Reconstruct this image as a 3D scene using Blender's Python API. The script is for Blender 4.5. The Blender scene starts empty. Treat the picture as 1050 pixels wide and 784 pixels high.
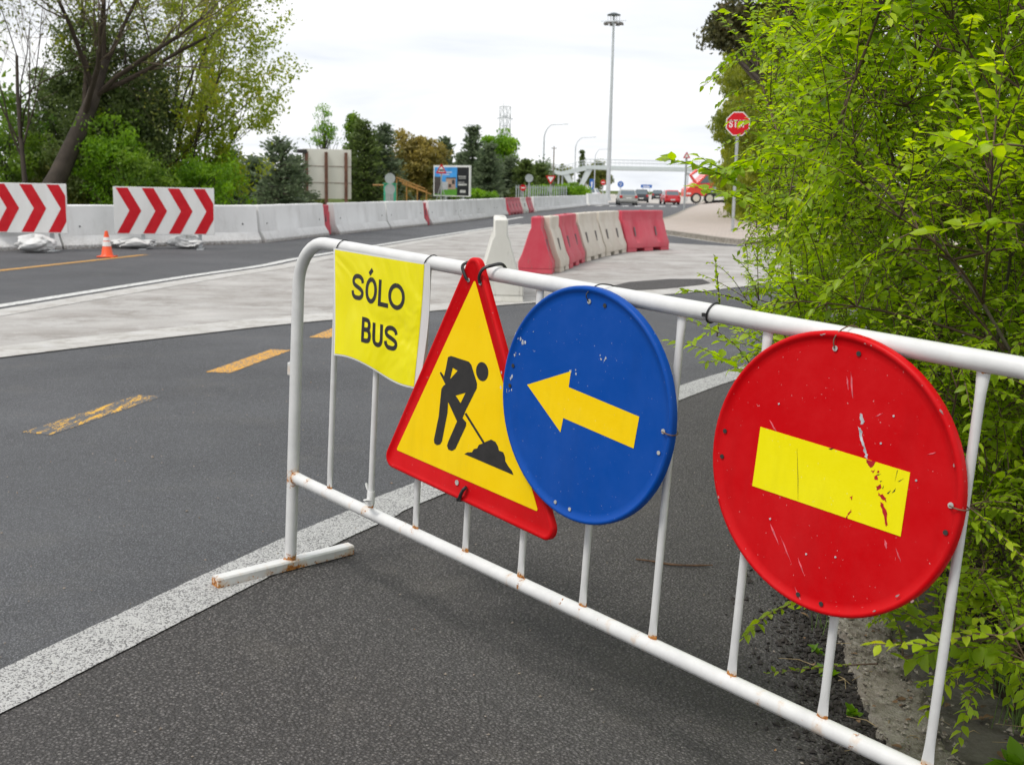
import bpy, math, random
import numpy as np
from math import radians, sin, cos, pi
random.seed(7)
S = bpy.context.scene
COL = S.collection
# ------------------------------------------------------------------ camera model
F, CY0, H, ROLL = 1180.59, 193.0, 1.3788, 0.020157
PITCH = math.atan((392 - CY0) / F)
_fw = np.array([0, cos(PITCH), -sin(PITCH)]); _up = np.array([0, sin(PITCH), cos(PITCH)]); _rt = np.array([1.0, 0, 0])
RT = _rt*cos(ROLL) + _up*sin(ROLL); UP = _up*cos(ROLL) - _rt*sin(ROLL); FW = _fw
def ray(x, y): return RT*(x-525)/F - UP*(y-392)/F + FW
def G(x, y, z=0.0):
    """ground point (height z) seen at photograph pixel x, y"""
    d = ray(x, y); t = (z-H)/d[2]; return np.array([0, 0, H]) + t*d
def AT(x, y, Y):
    """point at distance Y (world y) seen at pixel x, y"""
    d = ray(x, y); return np.array([0, 0, H]) + d*(Y/d[1])
# ------------------------------------------------------------------ tagging
def tag(o, label=None, cat=None, group=None, kind=None):
    if label: o['label'] = label
    if cat: o['category'] = cat
    if group: o['group'] = group
    if kind: o['kind'] = kind
    return o
def thing(name, label, cat, loc=(0,0,0), rz=0.0, group=None, rot=None):
    o = bpy.data.objects.new(name, None); COL.objects.link(o)
    o.empty_display_size = .1
    if rot is not None:
        from mathutils import Matrix
        o.rotation_euler = Matrix([list(r) for r in rot]).to_euler()
    else: o.rotation_euler = (0, 0, rz)
    o.location = tuple(float(v) for v in loc)
    return tag(o, label, cat, group)
def kids(o): return [c for c in bpy.data.objects if c.parent == o]
def dup(o, parent=None):
    c = o.copy(); COL.objects.link(c)
    if parent: c.parent = parent
    for k in kids(o): dup(k, c)
    return c
# ------------------------------------------------------------------ mesh builder
class MB:
    def __init__(s): s.v=[]; s.f=[]; s.mi=[]; s.a=[]
    def add(s, vs, fs, m=0, a=None):
        n=len(s.v); s.v += [tuple(float(c) for c in p) for p in vs]
        s.f += [tuple(n+i for i in f) for f in fs]; s.mi += [m]*len(fs)
        s.a += list(a) if a is not None else [0.0]*len(vs)
        return s
    def box(s, c, d, m=0, rz=0.0, taper=1.0):
        x,y,z=d[0]/2,d[1]/2,d[2]/2; vs=[]
        for sz in (-1,1):
            k=taper if sz>0 else 1
            for sx,sy in ((-1,-1),(1,-1),(1,1),(-1,1)):
                px,py=sx*x*k,sy*y*k
                vs.append((c[0]+px*cos(rz)-py*sin(rz), c[1]+px*sin(rz)+py*cos(rz), c[2]+sz*z))
        return s.add(vs,[(3,2,1,0),(4,5,6,7),(0,1,5,4),(1,2,6,5),(2,3,7,6),(3,0,4,7)],m)
    def tube(s, pts, r, n=8, m=0, caps=True, a=None, flat=None):
        """sweep a ring along pts; r scalar or list; flat = list of (wide, thin) scale pairs"""
        P=np.array(pts,float); k=len(P); r=np.full(k,r) if np.isscalar(r) else np.array(r,float)
        T=np.gradient(P,axis=0); T/=np.linalg.norm(T,axis=1)[:,None]+1e-12
        ref=np.array([0,0,1.0]) if abs(T[0][2])<.9 else np.array([1.0,0,0])
        x=np.cross(ref,T[0]); x/=np.linalg.norm(x); vs=[]; at=[]
        for i in range(k):
            x=x-T[i]*(x@T[i]); x/=np.linalg.norm(x)+1e-12; y=np.cross(T[i],x)
            fl=flat[i] if flat is not None else (1,1)
            for j in range(n):
                q=2*pi*j/n; vs.append(P[i]+r[i]*(x*cos(q)*fl[1]+y*sin(q)*fl[0])); at.append(0.0 if a is None else a[i])
        fs=[(i*n+j, i*n+(j+1)%n, (i+1)*n+(j+1)%n, (i+1)*n+j) for i in range(k-1) for j in range(n)]
        if caps: fs += [tuple(range(n-1,-1,-1)), tuple((k-1)*n+j for j in range(n))]
        return s.add(vs,fs,m,at)
    def lathe(s, prof, n=32, c=(0,0,0), axis='z', m=0):
        """prof: list of (radius, height) ; axis 'z' or 'y'"""
        vs=[]; k=len(prof)
        for r,h in prof:
            for j in range(n):
                q=2*pi*j/n
                p=(r*cos(q), r*sin(q), h) if axis=='z' else (r*cos(q), h, r*sin(q))
                vs.append((p[0]+c[0],p[1]+c[1],p[2]+c[2]))
        fs=[(i*n+j,i*n+(j+1)%n,(i+1)*n+(j+1)%n,(i+1)*n+j) for i in range(k-1) for j in range(n)]
        fs += [tuple(range(n-1,-1,-1)), tuple((k-1)*n+j for j in range(n))]
        if axis=='y': fs=[f[::-1] for f in fs]
        return s.add(vs,fs,m)
    def prism(s, poly, a0, a1, plane='xz', m=0):
        """extrude 2-D polygon between a0 and a1 along the missing axis"""
        n=len(poly)
        def P(p,a): return (p[0],a,p[1]) if plane=='xz' else ((p[0],p[1],a) if plane=='xy' else (a,p[0],p[1]))
        vs=[P(p,a0) for p in poly]+[P(p,a1) for p in poly]
        area=sum(poly[i][0]*poly[(i+1)%n][1]-poly[(i+1)%n][0]*poly[i][1] for i in range(n))
        fs=[tuple(range(n)),tuple(range(2*n-1,n-1,-1))]+[(i,i+n,(i+1)%n+n,(i+1)%n) for i in range(n)]
        return s.add(vs,fs,m)
    def loft(s, rings, m=0, caps=True):
        n=len(rings[0]); k=len(rings); vs=[p for r in rings for p in r]
        fs=[(i*n+j,i*n+(j+1)%n,(i+1)*n+(j+1)%n,(i+1)*n+j) for i in range(k-1) for j in range(n)]
        if caps: fs += [tuple(range(n-1,-1,-1)), tuple((k-1)*n+j for j in range(n))]
        return s.add(vs,fs,m)
    def build(s, name, mats, parent=None, smooth=35, loc=None, bevel=0.0, fixn=True):
        me=bpy.data.meshes.new(name); me.from_pydata(s.v,[],s.f)
        if not isinstance(mats,(list,tuple)): mats=[mats]
        for m in mats: me.materials.append(m)
        me.polygons.foreach_set('material_index', s.mi)
        if any(s.a):
            at=me.attributes.new('rust','FLOAT','POINT'); at.data.foreach_set('value', s.a)
        if fixn:
            import bmesh
            bm=bmesh.new(); bm.from_mesh(me); bmesh.ops.recalc_face_normals(bm, faces=bm.faces); bm.to_mesh(me); bm.free()
        me.update()
        if smooth:
            me.polygons.foreach_set('use_smooth',[True]*len(me.polygons)); me.set_sharp_from_angle(angle=radians(smooth))
        o=bpy.data.objects.new(name,me); COL.objects.link(o)
        if parent: o.parent=parent
        if loc is not None: o.location=tuple(loc)
        if bevel:
            b=o.modifiers.new('bevel','BEVEL'); b.width=bevel; b.segments=2; b.limit_method='ANGLE'; b.angle_limit=radians(40)
        return o
def raw_mesh(name, V, Q, mat, parent=None, tint=None, smooth=True):
    """fast mesh of quads from numpy arrays, optional per-vertex float attribute 'tint'"""
    me=bpy.data.meshes.new(name); V=np.asarray(V,np.float32); Q=np.asarray(Q,np.int32)
    me.vertices.add(len(V)); me.vertices.foreach_set('co',V.ravel())
    me.loops.add(Q.size); me.loops.foreach_set('vertex_index',Q.ravel())
    me.polygons.add(len(Q)); me.polygons.foreach_set('loop_start',np.arange(0,Q.size,4,dtype=np.int32))
    me.update(calc_edges=True)
    if smooth: me.polygons.foreach_set('use_smooth',np.ones(len(Q),bool))
    if tint is not None:
        at=me.attributes.new('tint','FLOAT','POINT'); at.data.foreach_set('value',np.asarray(tint,np.float32))
    me.materials.append(mat)
    o=bpy.data.objects.new(name,me); COL.objects.link(o)
    if parent: o.parent=parent
    return o
def fill2d(name, loops, y0, thick, mat, parent=None):
    """filled flat shape with holes in the x-z plane (first loop outer), as a thin solid standing at local y=y0"""
    cu=bpy.data.curves.new(name,'CURVE'); cu.dimensions='2D'; cu.fill_mode='BOTH'; cu.extrude=thick/2
    for L in loops:
        sp=cu.splines.new('POLY'); sp.points.add(len(L)-1); sp.use_cyclic_u=True
        for p,q in zip(sp.points,L): p.co=(q[0],q[1],0,1)
    t=bpy.data.objects.new('tmp',cu); COL.objects.link(t)
    dg=bpy.context.evaluated_depsgraph_get(); me=bpy.data.meshes.new_from_object(t.evaluated_get(dg))
    bpy.data.objects.remove(t)
    n=len(me.vertices); co=np.empty(n*3,np.float32); me.vertices.foreach_get('co',co); co=co.reshape(-1,3)
    co=np.stack([co[:,0], y0-co[:,2], co[:,1]],1).astype(np.float32); me.vertices.foreach_set('co',co.ravel())
    me.materials.clear(); me.materials.append(mat); me.update(); me.name=name
    o=bpy.data.objects.new(name,me); COL.objects.link(o)
    if parent: o.parent=parent
    return o
def smooth_line(P, n=6):
    P=np.array(P,float); out=[]
    E=np.vstack([2*P[0]-P[1],P,2*P[-1]-P[-2]])
    for i in range(len(P)-1):
        p0,p1,p2,p3=E[i:i+4]
        for t in np.linspace(0,1,n,endpoint=False):
            out.append(.5*((2*p1)+(-p0+p2)*t+(2*p0-5*p1+4*p2-p3)*t*t+(-p0+3*p1-3*p2+p3)*t**3))
    out.append(P[-1]); return np.array(out)
def strokes(lines, w, y0, th=.0008):
    """lettering: constant-width strokes in the local x-z plane"""
    mb=MB()
    for k,L in enumerate(lines):
        L=np.array(L,float); T=np.gradient(L,axis=0)
        if len(L)>2:
            pass
        T/=np.linalg.norm(T,axis=1)[:,None]+1e-9; N=np.stack([-T[:,1],T[:,0]],1)*w/2
        a,b=L+N,L-N; yy=y0-.00015*k; n=len(L)
        vs=[(p[0],yy,p[1]) for p in a]+[(p[0],yy,p[1]) for p in b]+[(p[0],yy+th,p[1]) for p in a]+[(p[0],yy+th,p[1]) for p in b]
        fs=[]
        for i in range(n-1):
            fs += [(i,i+1,n+i+1,n+i),(2*n+i,3*n+i,3*n+i+1,2*n+i+1),(i,2*n+i,2*n+i+1,i+1),(n+i,n+i+1,3*n+i+1,3*n+i)]
        fs += [(0,n,3*n,2*n),(n-1,3*n-1,4*n-1,2*n-1)]
        mb.add(vs,fs)
    return mb
_S=[(.97,.72),(.9,.87),(.72,.97),(.5,1),(.28,.97),(.12,.88),(.06,.75),(.13,.62),(.3,.55),(.5,.5),(.75,.43),(.92,.35),(.98,.24),(.92,.11),(.75,.02),(.5,0),(.25,.02),(.08,.13),(.02,.29)]
def ell(n=28): return [(.5+.5*cos(a),.5+.5*sin(a)) for a in np.linspace(pi/2,pi/2+2*pi,n+1)]
def glyph(ch, x0, z0, w, h, sw):
    """strokes of one capital letter in box (x0,z0,w,h), inset by half the stroke width"""
    def m(L): return [(x0+sw/2+p[0]*(w-sw), z0+sw/2+p[1]*(h-sw)) for p in L]
    e=sw/2/(h-sw); f=sw/2/(w-sw)
    if ch=='S': return [smooth_line(m(_S),4)]
    if ch=='O': return [m(ell())]
    if ch=='L': return [m([(0,1+e),(0,.5),(0,-e)]),m([(0,0),(.5,0),(1+f,0)])]
    if ch=='T': return [m([(-f,1),(.5,1),(1+f,1)]),m([(.5,1),(.5,.4),(.5,-e)])]
    if ch=='P': return [m([(0,1+e),(0,.5),(0,-e)]),smooth_line(m([(0,1),(.55,1),(.85,.93),(1,.75),(.85,.55),(.55,.48),(0,.48)]),4)]
    if ch=='B': return [m([(0,1+e),(0,.5),(0,-e)]),smooth_line(m([(0,1),(.5,1),(.8,.95),(.93,.77),(.8,.58),(.5,.53),(0,.53)]),4),smooth_line(m([(.4,.53),(.6,.53),(.9,.45),(1,.26),(.88,.06),(.5,0),(0,0)]),4)]
    if ch=='U': return [smooth_line(m([(0,1+e),(0,.7),(0,.3),(.1,.1),(.3,.01),(.5,-.01),(.7,.01),(.9,.1),(1,.3),(1,.7),(1,1+e)]),4)]
    raise ValueError(ch)
# ------------------------------------------------------------------ materials
class NT:
    def __init__(s,name):
        s.m=bpy.data.materials.new(name); s.m.use_nodes=True; s.t=s.m.node_tree; s.n=s.t.nodes; s.l=s.t.links
        s.b=s.n['Principled BSDF']; s.out=s.n['Material Output']; s.tc=s.n.new('ShaderNodeTexCoord')
    def link(s,a,b): s.l.new(a,b)
    def inp(s,node,k,v):
        if hasattr(v,'is_linked') or isinstance(v,bpy.types.NodeSocket): s.link(v,node.inputs[k])
        else: node.inputs[k].default_value=v
    def coord(s,scale=None,kind='Object',rz=0.0):
        c=s.tc.outputs[kind]
        if scale is None and not rz: return c
        mp=s.n.new('ShaderNodeMapping'); s.link(c,mp.inputs[0])
        if scale is not None: mp.inputs['Scale'].default_value=scale
        mp.inputs['Rotation'].default_value=(0,0,rz)
        return mp.outputs[0]
    def noise(s,scale,detail=4,rough=.55,co=None,out='Fac',dist=0.0):
        n=s.n.new('ShaderNodeTexNoise'); s.link(co or s.coord(),n.inputs['Vector'])
        n.inputs['Scale'].default_value=scale; n.inputs['Detail'].default_value=detail; n.inputs['Roughness'].default_value=rough; n.inputs['Distortion'].default_value=dist
        return n.outputs[out]
    def voro(s,scale,out='Distance',co=None,feat='F1'):
        n=s.n.new('ShaderNodeTexVoronoi'); n.feature=feat; s.link(co or s.coord(),n.inputs['Vector']); n.inputs['Scale'].default_value=scale
        return n.outputs[out]
    def ramp(s,fac,stops,interp='LINEAR'):
        n=s.n.new('ShaderNodeValToRGB'); s.link(fac,n.inputs[0]); e=n.color_ramp.elements; n.color_ramp.interpolation=interp
        while len(e)<len(stops): e.new(.5)
        for i,(p,c) in enumerate(stops):
            e[i].position=p; e[i].color=(c,c,c,1) if np.isscalar(c) else (*c,1)
        return n.outputs[0]
    def mix(s,fac,a,b,mode='MIX'):
        n=s.n.new('ShaderNodeMix'); n.data_type='RGBA'; n.blend_type=mode; n.clamp_factor=True
        s.inp(n,0,fac)
        for k,v in ((6,a),(7,b)):
            if isinstance(v,bpy.types.NodeSocket): s.link(v,n.inputs[k])
            else: n.inputs[k].default_value=(*v,1) if len(v)==3 else v
        return n.outputs[2]
    def math(s,op,a,b=0.0,c=None):
        n=s.n.new('ShaderNodeMath'); n.operation=op; s.inp(n,0,a); s.inp(n,1,b)
        if c is not None: s.inp(n,2,c)
        return n.outputs[0]
    def attr(s,name):
        n=s.n.new('ShaderNodeAttribute'); n.attribute_name=name; return n.outputs['Fac']
    def rand(s):
        n=s.n.new('ShaderNodeObjectInfo'); return n.outputs['Random']
    def bump(s,h,strength=.3,dist=.01):
        n=s.n.new('ShaderNodeBump'); s.link(h,n.inputs['Height']); n.inputs['Strength'].default_value=strength; n.inputs['Distance'].default_value=dist
        s.link(n.outputs[0],s.b.inputs['Normal']); return n.outputs[0]
    def fin(s,color,rough=.6,metal=0.0,spec=.5):
        if isinstance(color,bpy.types.NodeSocket): s.link(color,s.b.inputs['Base Color'])
        else: s.b.inputs['Base Color'].default_value=(*color,1)
        s.inp(s.b,'Roughness',rough); s.b.inputs['Metallic'].default_value=metal; s.b.inputs['Specular IOR Level'].default_value=spec
        return s.m
M={}
def simple(name,c,rough=.55,metal=0.0,var=.15,scale=6,bump=0.0,spec=.5):
    t=NT(name); n=t.noise(scale,5)
    col=t.ramp(n,[(.3,tuple(v*(1-var) for v in c)),(.7,tuple(min(1,v*(1+var)) for v in c))])
    if bump: t.bump(t.noise(scale*6,4),bump,.01)
    M[name]=t.fin(col,rough,metal,spec); return M[name]
def dirty(name,c,dirt=(.16,.13,.1),amount=.5,rough=.6,scale=3,chips=None,spec=.4,stre=(1,1,.25)):
    """painted or bare surface with streaky dirt and optional chips"""
    t=NT(name); n=t.noise(scale,7,.65,t.coord(stre)); f=t.ramp(n,[(.45,0),(.8,amount)])
    n2=t.noise(scale*9,4); col=t.mix(t.ramp(n2,[(.35,.0),(.75,.12)]),c,tuple(v*.75 for v in c))
    col=t.mix(f,col,dirt)
    if chips:
        ch=t.ramp(t.noise(scale*14,3,.6),[(.70,0),(.72,1)]); col=t.mix(ch,col,chips)
    t.bump(n2,.08,.01)
    M[name]=t.fin(col,rough,0,spec); return M[name]
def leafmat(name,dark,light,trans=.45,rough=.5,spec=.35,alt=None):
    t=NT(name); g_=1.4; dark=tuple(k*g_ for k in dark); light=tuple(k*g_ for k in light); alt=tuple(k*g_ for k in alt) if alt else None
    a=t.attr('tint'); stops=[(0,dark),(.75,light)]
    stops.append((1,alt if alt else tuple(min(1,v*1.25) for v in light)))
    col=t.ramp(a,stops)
    t.fin(col,rough,0,spec)
    tr=t.n.new('ShaderNodeBsdfTranslucent'); hs=t.mix(.35,col,(1.0,.9,.05),'MULTIPLY'); 
    br=t.n.new('ShaderNodeHueSaturation'); t.link(col,br.inputs['Color']); br.inputs['Value'].default_value=1.5; br.inputs['Saturation'].default_value=1.1
    t.link(br.outputs[0],tr.inputs['Color'])
    mx=t.n.new('ShaderNodeMixShader'); mx.inputs[0].default_value=trans
    t.link(t.b.outputs[0],mx.inputs[1]); t.link(tr.outputs[0],mx.inputs[2]); t.link(mx.outputs[0],t.out.inputs['Surface'])
    M[name]=t.m; return t.m
# ================================================================== materials of the place
def asphalt(name, base, cell, contrast, patch, lightspec=.93, bumpd=.006, tintv=(1,1,1)):
    t=NT(name)
    v=t.voro(cell,'Color'); vd=t.voro(cell,'Distance')
    sep=t.n.new('ShaderNodeSeparateColor'); t.link(v,sep.inputs[0])
    lo=tuple(base*(1-contrast)*k for k in tintv); hi=tuple(base*(1+contrast)*k for k in tintv)
    col=t.ramp(sep.outputs[0],[(0,lo),(.6,tuple(base*k for k in tintv)),(1,hi)])
    col=t.mix(t.ramp(sep.outputs[1],[(lightspec,0),(lightspec+.02,1)]),col,(.24,.225,.21))
    col=t.mix(t.ramp(vd,[(.27,0),(.58,.9)]),col,tuple(base*.28*k for k in tintv))
    v2=t.voro(cell*2.6,'Color'); s2=t.n.new('ShaderNodeSeparateColor'); t.link(v2,s2.inputs[0]); col=t.mix(.75,col,t.ramp(s2.outputs[0],[(0,.35),(.5,.95),(1,1.5)]),'MULTIPLY')
    big=t.noise(.55,6,.6); col=t.mix(t.ramp(big,[(.3,0),(.75,patch)]),col,tuple(base*1.8*k for k in tintv))
    st=t.noise(1.0,5,.6,t.coord((2.2,.16,1),rz=radians(-28))); col=t.mix(t.ramp(st,[(.4,0),(.8,.28)]),col,tuple(base*.55*k for k in tintv))
    pt=t.noise(.23,4,.55); col=t.mix(t.ramp(pt,[(.42,0),(.62,.30)]),col,tuple(base*.62*k for k in tintv))
    du=t.noise(1.7,7,.72); col=t.mix(t.ramp(du,[(.54,0),(.78,.35)]),col,(.17,.155,.135))
    hgt=t.math('ADD',t.math('ADD',t.math('MULTIPLY',vd,-1.0),t.math('MULTIPLY',sep.outputs[2],.8)),t.math('MULTIPLY',t.noise(cell*3,2),.7))
    t.bump(hgt,.75,bumpd)
    M[name]=t.fin(col,.78,0,.35)
asphalt('asphalt_coarse',.122,108,.54,.16,.978,.011,(1.05,.99,.96))
asphalt('asphalt_fine',.150,140,.50,.28,.982,.007,(.98,1.0,1.06))
def paint(name,c,wear,cell=105,streak=False):
    t=NT(name); v=t.voro(cell,'Color'); sep=t.n.new('ShaderNodeSeparateColor'); t.link(v,sep.inputs[0])
    n=t.noise(5,6,.7) if not streak else t.noise(3.0,6,.7,t.coord((9,1.0,1),rz=radians(-13)))
    s=t.math('ADD',t.math('MULTIPLY',sep.outputs[0],.8 if not streak else .16),t.math('MULTIPLY',n,.55 if not streak else 1.0))
    vd=t.voro(cell,'Distance'); s=t.math('SUBTRACT',s,t.math('MULTIPLY',vd,.35 if not streak else .04))
    f=t.ramp(s,[(wear-(.015 if streak else .05),1),(wear+(.015 if streak else .05),0)])
    g=t.mix(t.noise(60,4,.7),tuple(k*.72 for k in c),tuple(k*1.1 for k in c))
    col=t.mix(f,g,(.15,.148,.148) if not streak else (.100,.102,.107))
    t.bump(t.math('MULTIPLY',vd,-1),.5,.004)
    M[name]=t.fin(col,.7,0,.3)
paint('paint_white',(.47,.47,.46),.36,190)
paint('paint_white_clean',(.66,.66,.64),.2,60)
paint('paint_yellow',(.72,.36,.035),.40)
paint('paint_yellow_worn',(.72,.40,.045),.60,120,True)
def concrete(name,a,b_,stain,rz=0.0,sc=1.0,b=(.3,.006,40)):
    t=NT(name); bp=b; b=b_; n=t.noise(.55*sc,8,.72,t.coord((.6,1.5,1),rz=rz),dist=.8); n2=t.noise(2.2*sc,7,.7); n3=t.noise(90,2)
    col=t.ramp(n,[(.3,a),(.65,b)]); col=t.mix(t.ramp(n2,[(.45,0),(.62,.8)]),col,stain); n5=t.noise(1.1*sc,6,.65); col=t.mix(t.ramp(n5,[(.52,0),(.66,.6)]),col,tuple(min(.62,k*1.3) for k in b))
    col=t.mix(t.ramp(n3,[(.35,.25),(.6,0)]),col,tuple(k*.6 for k in a))
    t.bump(t.noise(bp[2],5,.65),bp[0],bp[1]); M[name]=t.fin(col,.85,0,.25)
concrete('concrete_island',(.30,.28,.26),(.46,.45,.435),(.22,.20,.18),rz=radians(35))
concrete('concrete_white',(.42,.41,.385),(.54,.53,.51),(.30,.275,.245),sc=3)
concrete('kerb_concrete',(.27,.24,.20),(.42,.39,.34),(.12,.095,.07),sc=7,b=(.9,.02,55))
concrete('kerb_slab',(.11,.10,.09),(.19,.175,.155),(.055,.045,.035),sc=6,b=(.6,.012,60))
concrete('pavement_pale',(.42,.39,.36),(.50,.47,.43),(.36,.33,.30),sc=2)
def paving():
    t=NT('paving'); br=t.n.new('ShaderNodeTexBrick'); t.link(t.coord(rz=radians(20)),br.inputs['Vector'])
    br.inputs['Scale'].default_value=1.0; br.inputs['Brick Width'].default_value=.4; br.inputs['Row Height'].default_value=.4; br.inputs['Mortar Size'].default_value=.012
    br.inputs['Color1'].default_value=(.46,.39,.34,1); br.inputs['Color2'].default_value=(.40,.345,.305,1); br.inputs['Mortar'].default_value=(.24,.21,.19,1)
    col=t.mix(t.ramp(t.noise(.8,6),[(.4,0),(.75,.4)]),br.outputs[0],(.50,.45,.41)); M['paving']=t.fin(col,.85,0,.25)
paving()
t=NT('soil'); n=t.noise(4,8,.7); col=t.ramp(n,[(.25,(.025,.018,.012)),(.5,(.06,.045,.03)),(.75,(.13,.10,.065))]); t.bump(t.noise(25,6,.7),.9,.05); M['soil']=t.fin(col,.95,0,.1)
t=NT('verge_grass'); n=t.noise(1.5,8,.7); col=t.ramp(n,[(.3,(.035,.055,.012)),(.55,(.09,.12,.025)),(.8,(.17,.16,.06))]); t.bump(t.noise(12,5),.9,.1); M['verge_grass']=t.fin(col,.95,0,.1)
# ================================================================== the ground
LINE=smooth_line([(-5.6,-8.5),(-4.3,-4.6),(-3.35,-2),(-2.25,.85),(-1.375,2.94),(-.83,4.22),(-.60,4.70),(-.36,5.19),(1.156,7.85),(1.73,8.77),(3.0,10.7),(4.8,13.0),(7.2,15.5),(10.5,18.3),(15,21)],8)
_T=np.gradient(LINE,axis=0); _T/=np.linalg.norm(_T,axis=1)[:,None]; _N=np.stack([_T[:,1],-_T[:,0]],1)
def sdist(x,y):
    d=(LINE[:,0]-x)**2+(LINE[:,1]-y)**2; i=int(d.argmin()); return float((np.array([x,y])-LINE[i])@_N[i])
def zg(x,y):
    """cross-fall of the closed lane: level up to the white line, then falling to the kerb"""
    s=sdist(x,y); return -.0495*min(max(s,0),2.65)
def sheet(name,poly,z,mat,thick=0):
    mb=MB(); mb.add([(p[0],p[1],z) for p in poly],[tuple(range(len(poly)))])
    o=mb.build(name,mat,smooth=0,fixn=False)
    if o.data.polygons[0].normal.z<0: o.data.flip_normals()
    return tag(o,kind='structure')
def ribbon(name,left,right,z,mat,zf=None,tagit=True):
    mb=MB(); n=len(left); vs=[]
    for p in list(left)+list(right): vs.append((p[0],p[1],z+(zf(p[0],p[1]) if zf else 0)))
    mb.add(vs,[(i,i+1,n+i+1,n+i) for i in range(n-1)])
    o=mb.build(name,mat,smooth=0,fixn=False)
    if sum(p.normal.z for p in o.data.polygons)<0: o.data.flip_normals()
    return tag(o,kind='structure') if tagit else o
def offset(P,d):
    P=np.array(P,float); T=np.gradient(P,axis=0); T/=np.linalg.norm(T,axis=1)[:,None]; N=np.stack([T[:,1],-T[:,0]],1); return P+N*d
# base ground to the horizon, then verges and pavements above it
sheet('ground',[(-2500,-60),(2500,-60),(2500,3500),(-2500,3500)],-.45,M['verge_grass'])
# jersey wall line, used for the verge edge too
JL=[(-13.6,18.4),(-9.95,22.36),(-6.12,27.19),(-5.33,32.3),(-3.41,41.9),(-1.68,51.85),(-.49,61.4),(1.86,74),(4.9,94.3),(8.2,117)]
JLs=smooth_line(JL,6)
left=offset(JLs,-.5)
sheet('verge',[(-60,-12),(-24,-12)]+[(-20,11)]+[tuple(p) for p in left]+[(10,150),(-60,220)],-.03,M['verge_grass'])
# the fine asphalt carriageway: bounded right by the white line
road=[tuple(p) for p in LINE]+[(22,27),(40,33),(75,60),(75,330),(-12,330)]+[(7.5,117.2)]+[tuple(p) for p in left[::-1]]+[(-20,11),(-24,-12),(-7,-12)]
sheet('road',road,0,M['asphalt_fine'])
# coarse asphalt of the closed lane
mb=MB(); offs=[0,.3,.7,1.1,1.6,2.1,2.65,3.4,4.5]; rows=[LINE+_N*o for o in offs]; n=len(LINE)
vs=[(p[0],p[1],-.0495*min(o,2.65)+.004) for o,r in zip(offs,rows) for p in r]
mb.add(vs,[(k*n+i,k*n+i+1,(k+1)*n+i+1,(k+1)*n+i) for k in range(len(offs)-1) for i in range(n-1)])
o=mb.build('lane',M['asphalt_coarse'],smooth=60,fixn=False)
if sum(p.normal.z for p in o.data.polygons)<0: o.data.flip_normals()
tag(o,kind='structure')
def marking(name,left,right,z,mat,zf=None): return ribbon(name,left,right,z,mat,zf)
LF=smooth_line(LINE,10); _r=np.random.default_rng(2); _j=lambda: np.convolve(_r.normal(0,.003,len(LF)+2),np.ones(3)/3,'valid')[:,None]
marking('edge_line_marking',offset(LF,-.105)+_j(),offset(LF,.105)+_j(),.0090,M['paint_white'],zg)
# traffic island of worn concrete
ISL_LOW=smooth_line([(-7.6,3.0),(-5.2,6.9),(-3.97,8.81),(-3.47,9.59),(-2.86,10.47),(-2.21,11.38),(-.94,12.8),(-.16,13.6),(.24,14.0),(1.2,14.75),(2.52,15.98),(3.48,17.18),(6,19.9),(10,23.2)],5)
ISL_UP=smooth_line([(-8.2,3.0),(-6.3,7.5),(-5.45,12.16),(-4.645,16.77),(-4.07,19.47),(-3.63,23.1),(-1.2,37.44),(.4,45.3)],5)
island=[tuple(p) for p in ISL_LOW]+[(9.5,27.0),(5.8,29.9),(3.87,31.4),(2.6,35),(1.4,42)]+[tuple(p) for p in ISL_UP[::-1]]
sheet('traffic_island',island,.006,M['concrete_island'])
a=offset(ISL_LOW[:62],-.62); b=ISL_LOW[:62]
ribbon('island_border',offset(ISL_LOW,-.55),ISL_LOW,.010,M['concrete_white'])
ribbon('island_edge_line',offset(ISL_UP,.03),offset(ISL_UP,.40),.010,M['concrete_white'])
marking('road_edge_marking',offset(ISL_UP,-.30),offset(ISL_UP,-.12),.005,M['paint_white_clean'])
sheet('asphalt_patch',[(1.75,17.5),(2.5,18.3),(3.0,18.4),(3.0,17.6),(2.35,16.6),(1.6,16.0),(1.35,16.5)],.014,M['asphalt_coarse'])
# dashes of yellow works paint on the fine asphalt
def quad(name,pts,z,mat): return sheet(name,pts,z,mat)
quad('yellow_lane_marking',[(-2.255,8.356),(-2.069,8.348),(-1.86,9.578),(-2.036,9.598)],.0025,M['paint_yellow'])
quad('yellow_lane_marking',[(-1.86,10.42),(-1.675,10.40),(-1.50,11.62),(-1.68,11.64)],.0025,M['paint_yellow'])
quad('yellow_lane_marking',[(-2.69,6.20),(-2.51,6.14),(-2.27,7.36),(-2.44,7.38)],.002,M['paint_yellow_worn'])
marking('yellow_edge_marking',[(-9.3,12.0),(-7.83,17.37),(-7.05,21.8)],[(-9.1,12.0),(-7.66,17.37),(-6.9,21.8)],.005,M['paint_yellow'])
for A,B in (((-.5,50.5),(.35,56.5)),((-1.45,35.7),(-.7,39.25)),((1.5,51.5),(2.3,56))):
    d=np.array(B)-np.array(A); nn=np.array([d[1],-d[0]])/np.linalg.norm(d)*.12
    quad('lane_dash_marking',[tuple(np.array(A)-nn),tuple(np.array(A)+nn),tuple(np.array(B)+nn),tuple(np.array(B)-nn)],.005,M['paint_white_clean'])
for k in range(8):
    x=5.6+k*1.22; y=99.5+k*.9; quad('crossing_marking',[(x,y),(x+.62,y+.45),(x+1.2,y+4.9),(x+.58,y+4.5)],.005,M['paint_white_clean'])
sheet('far_paving',[(3,131),(17,129),(30,150),(60,150),(60,420),(-10,420),(2,170)],.02,M['pavement_pale'])
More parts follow.
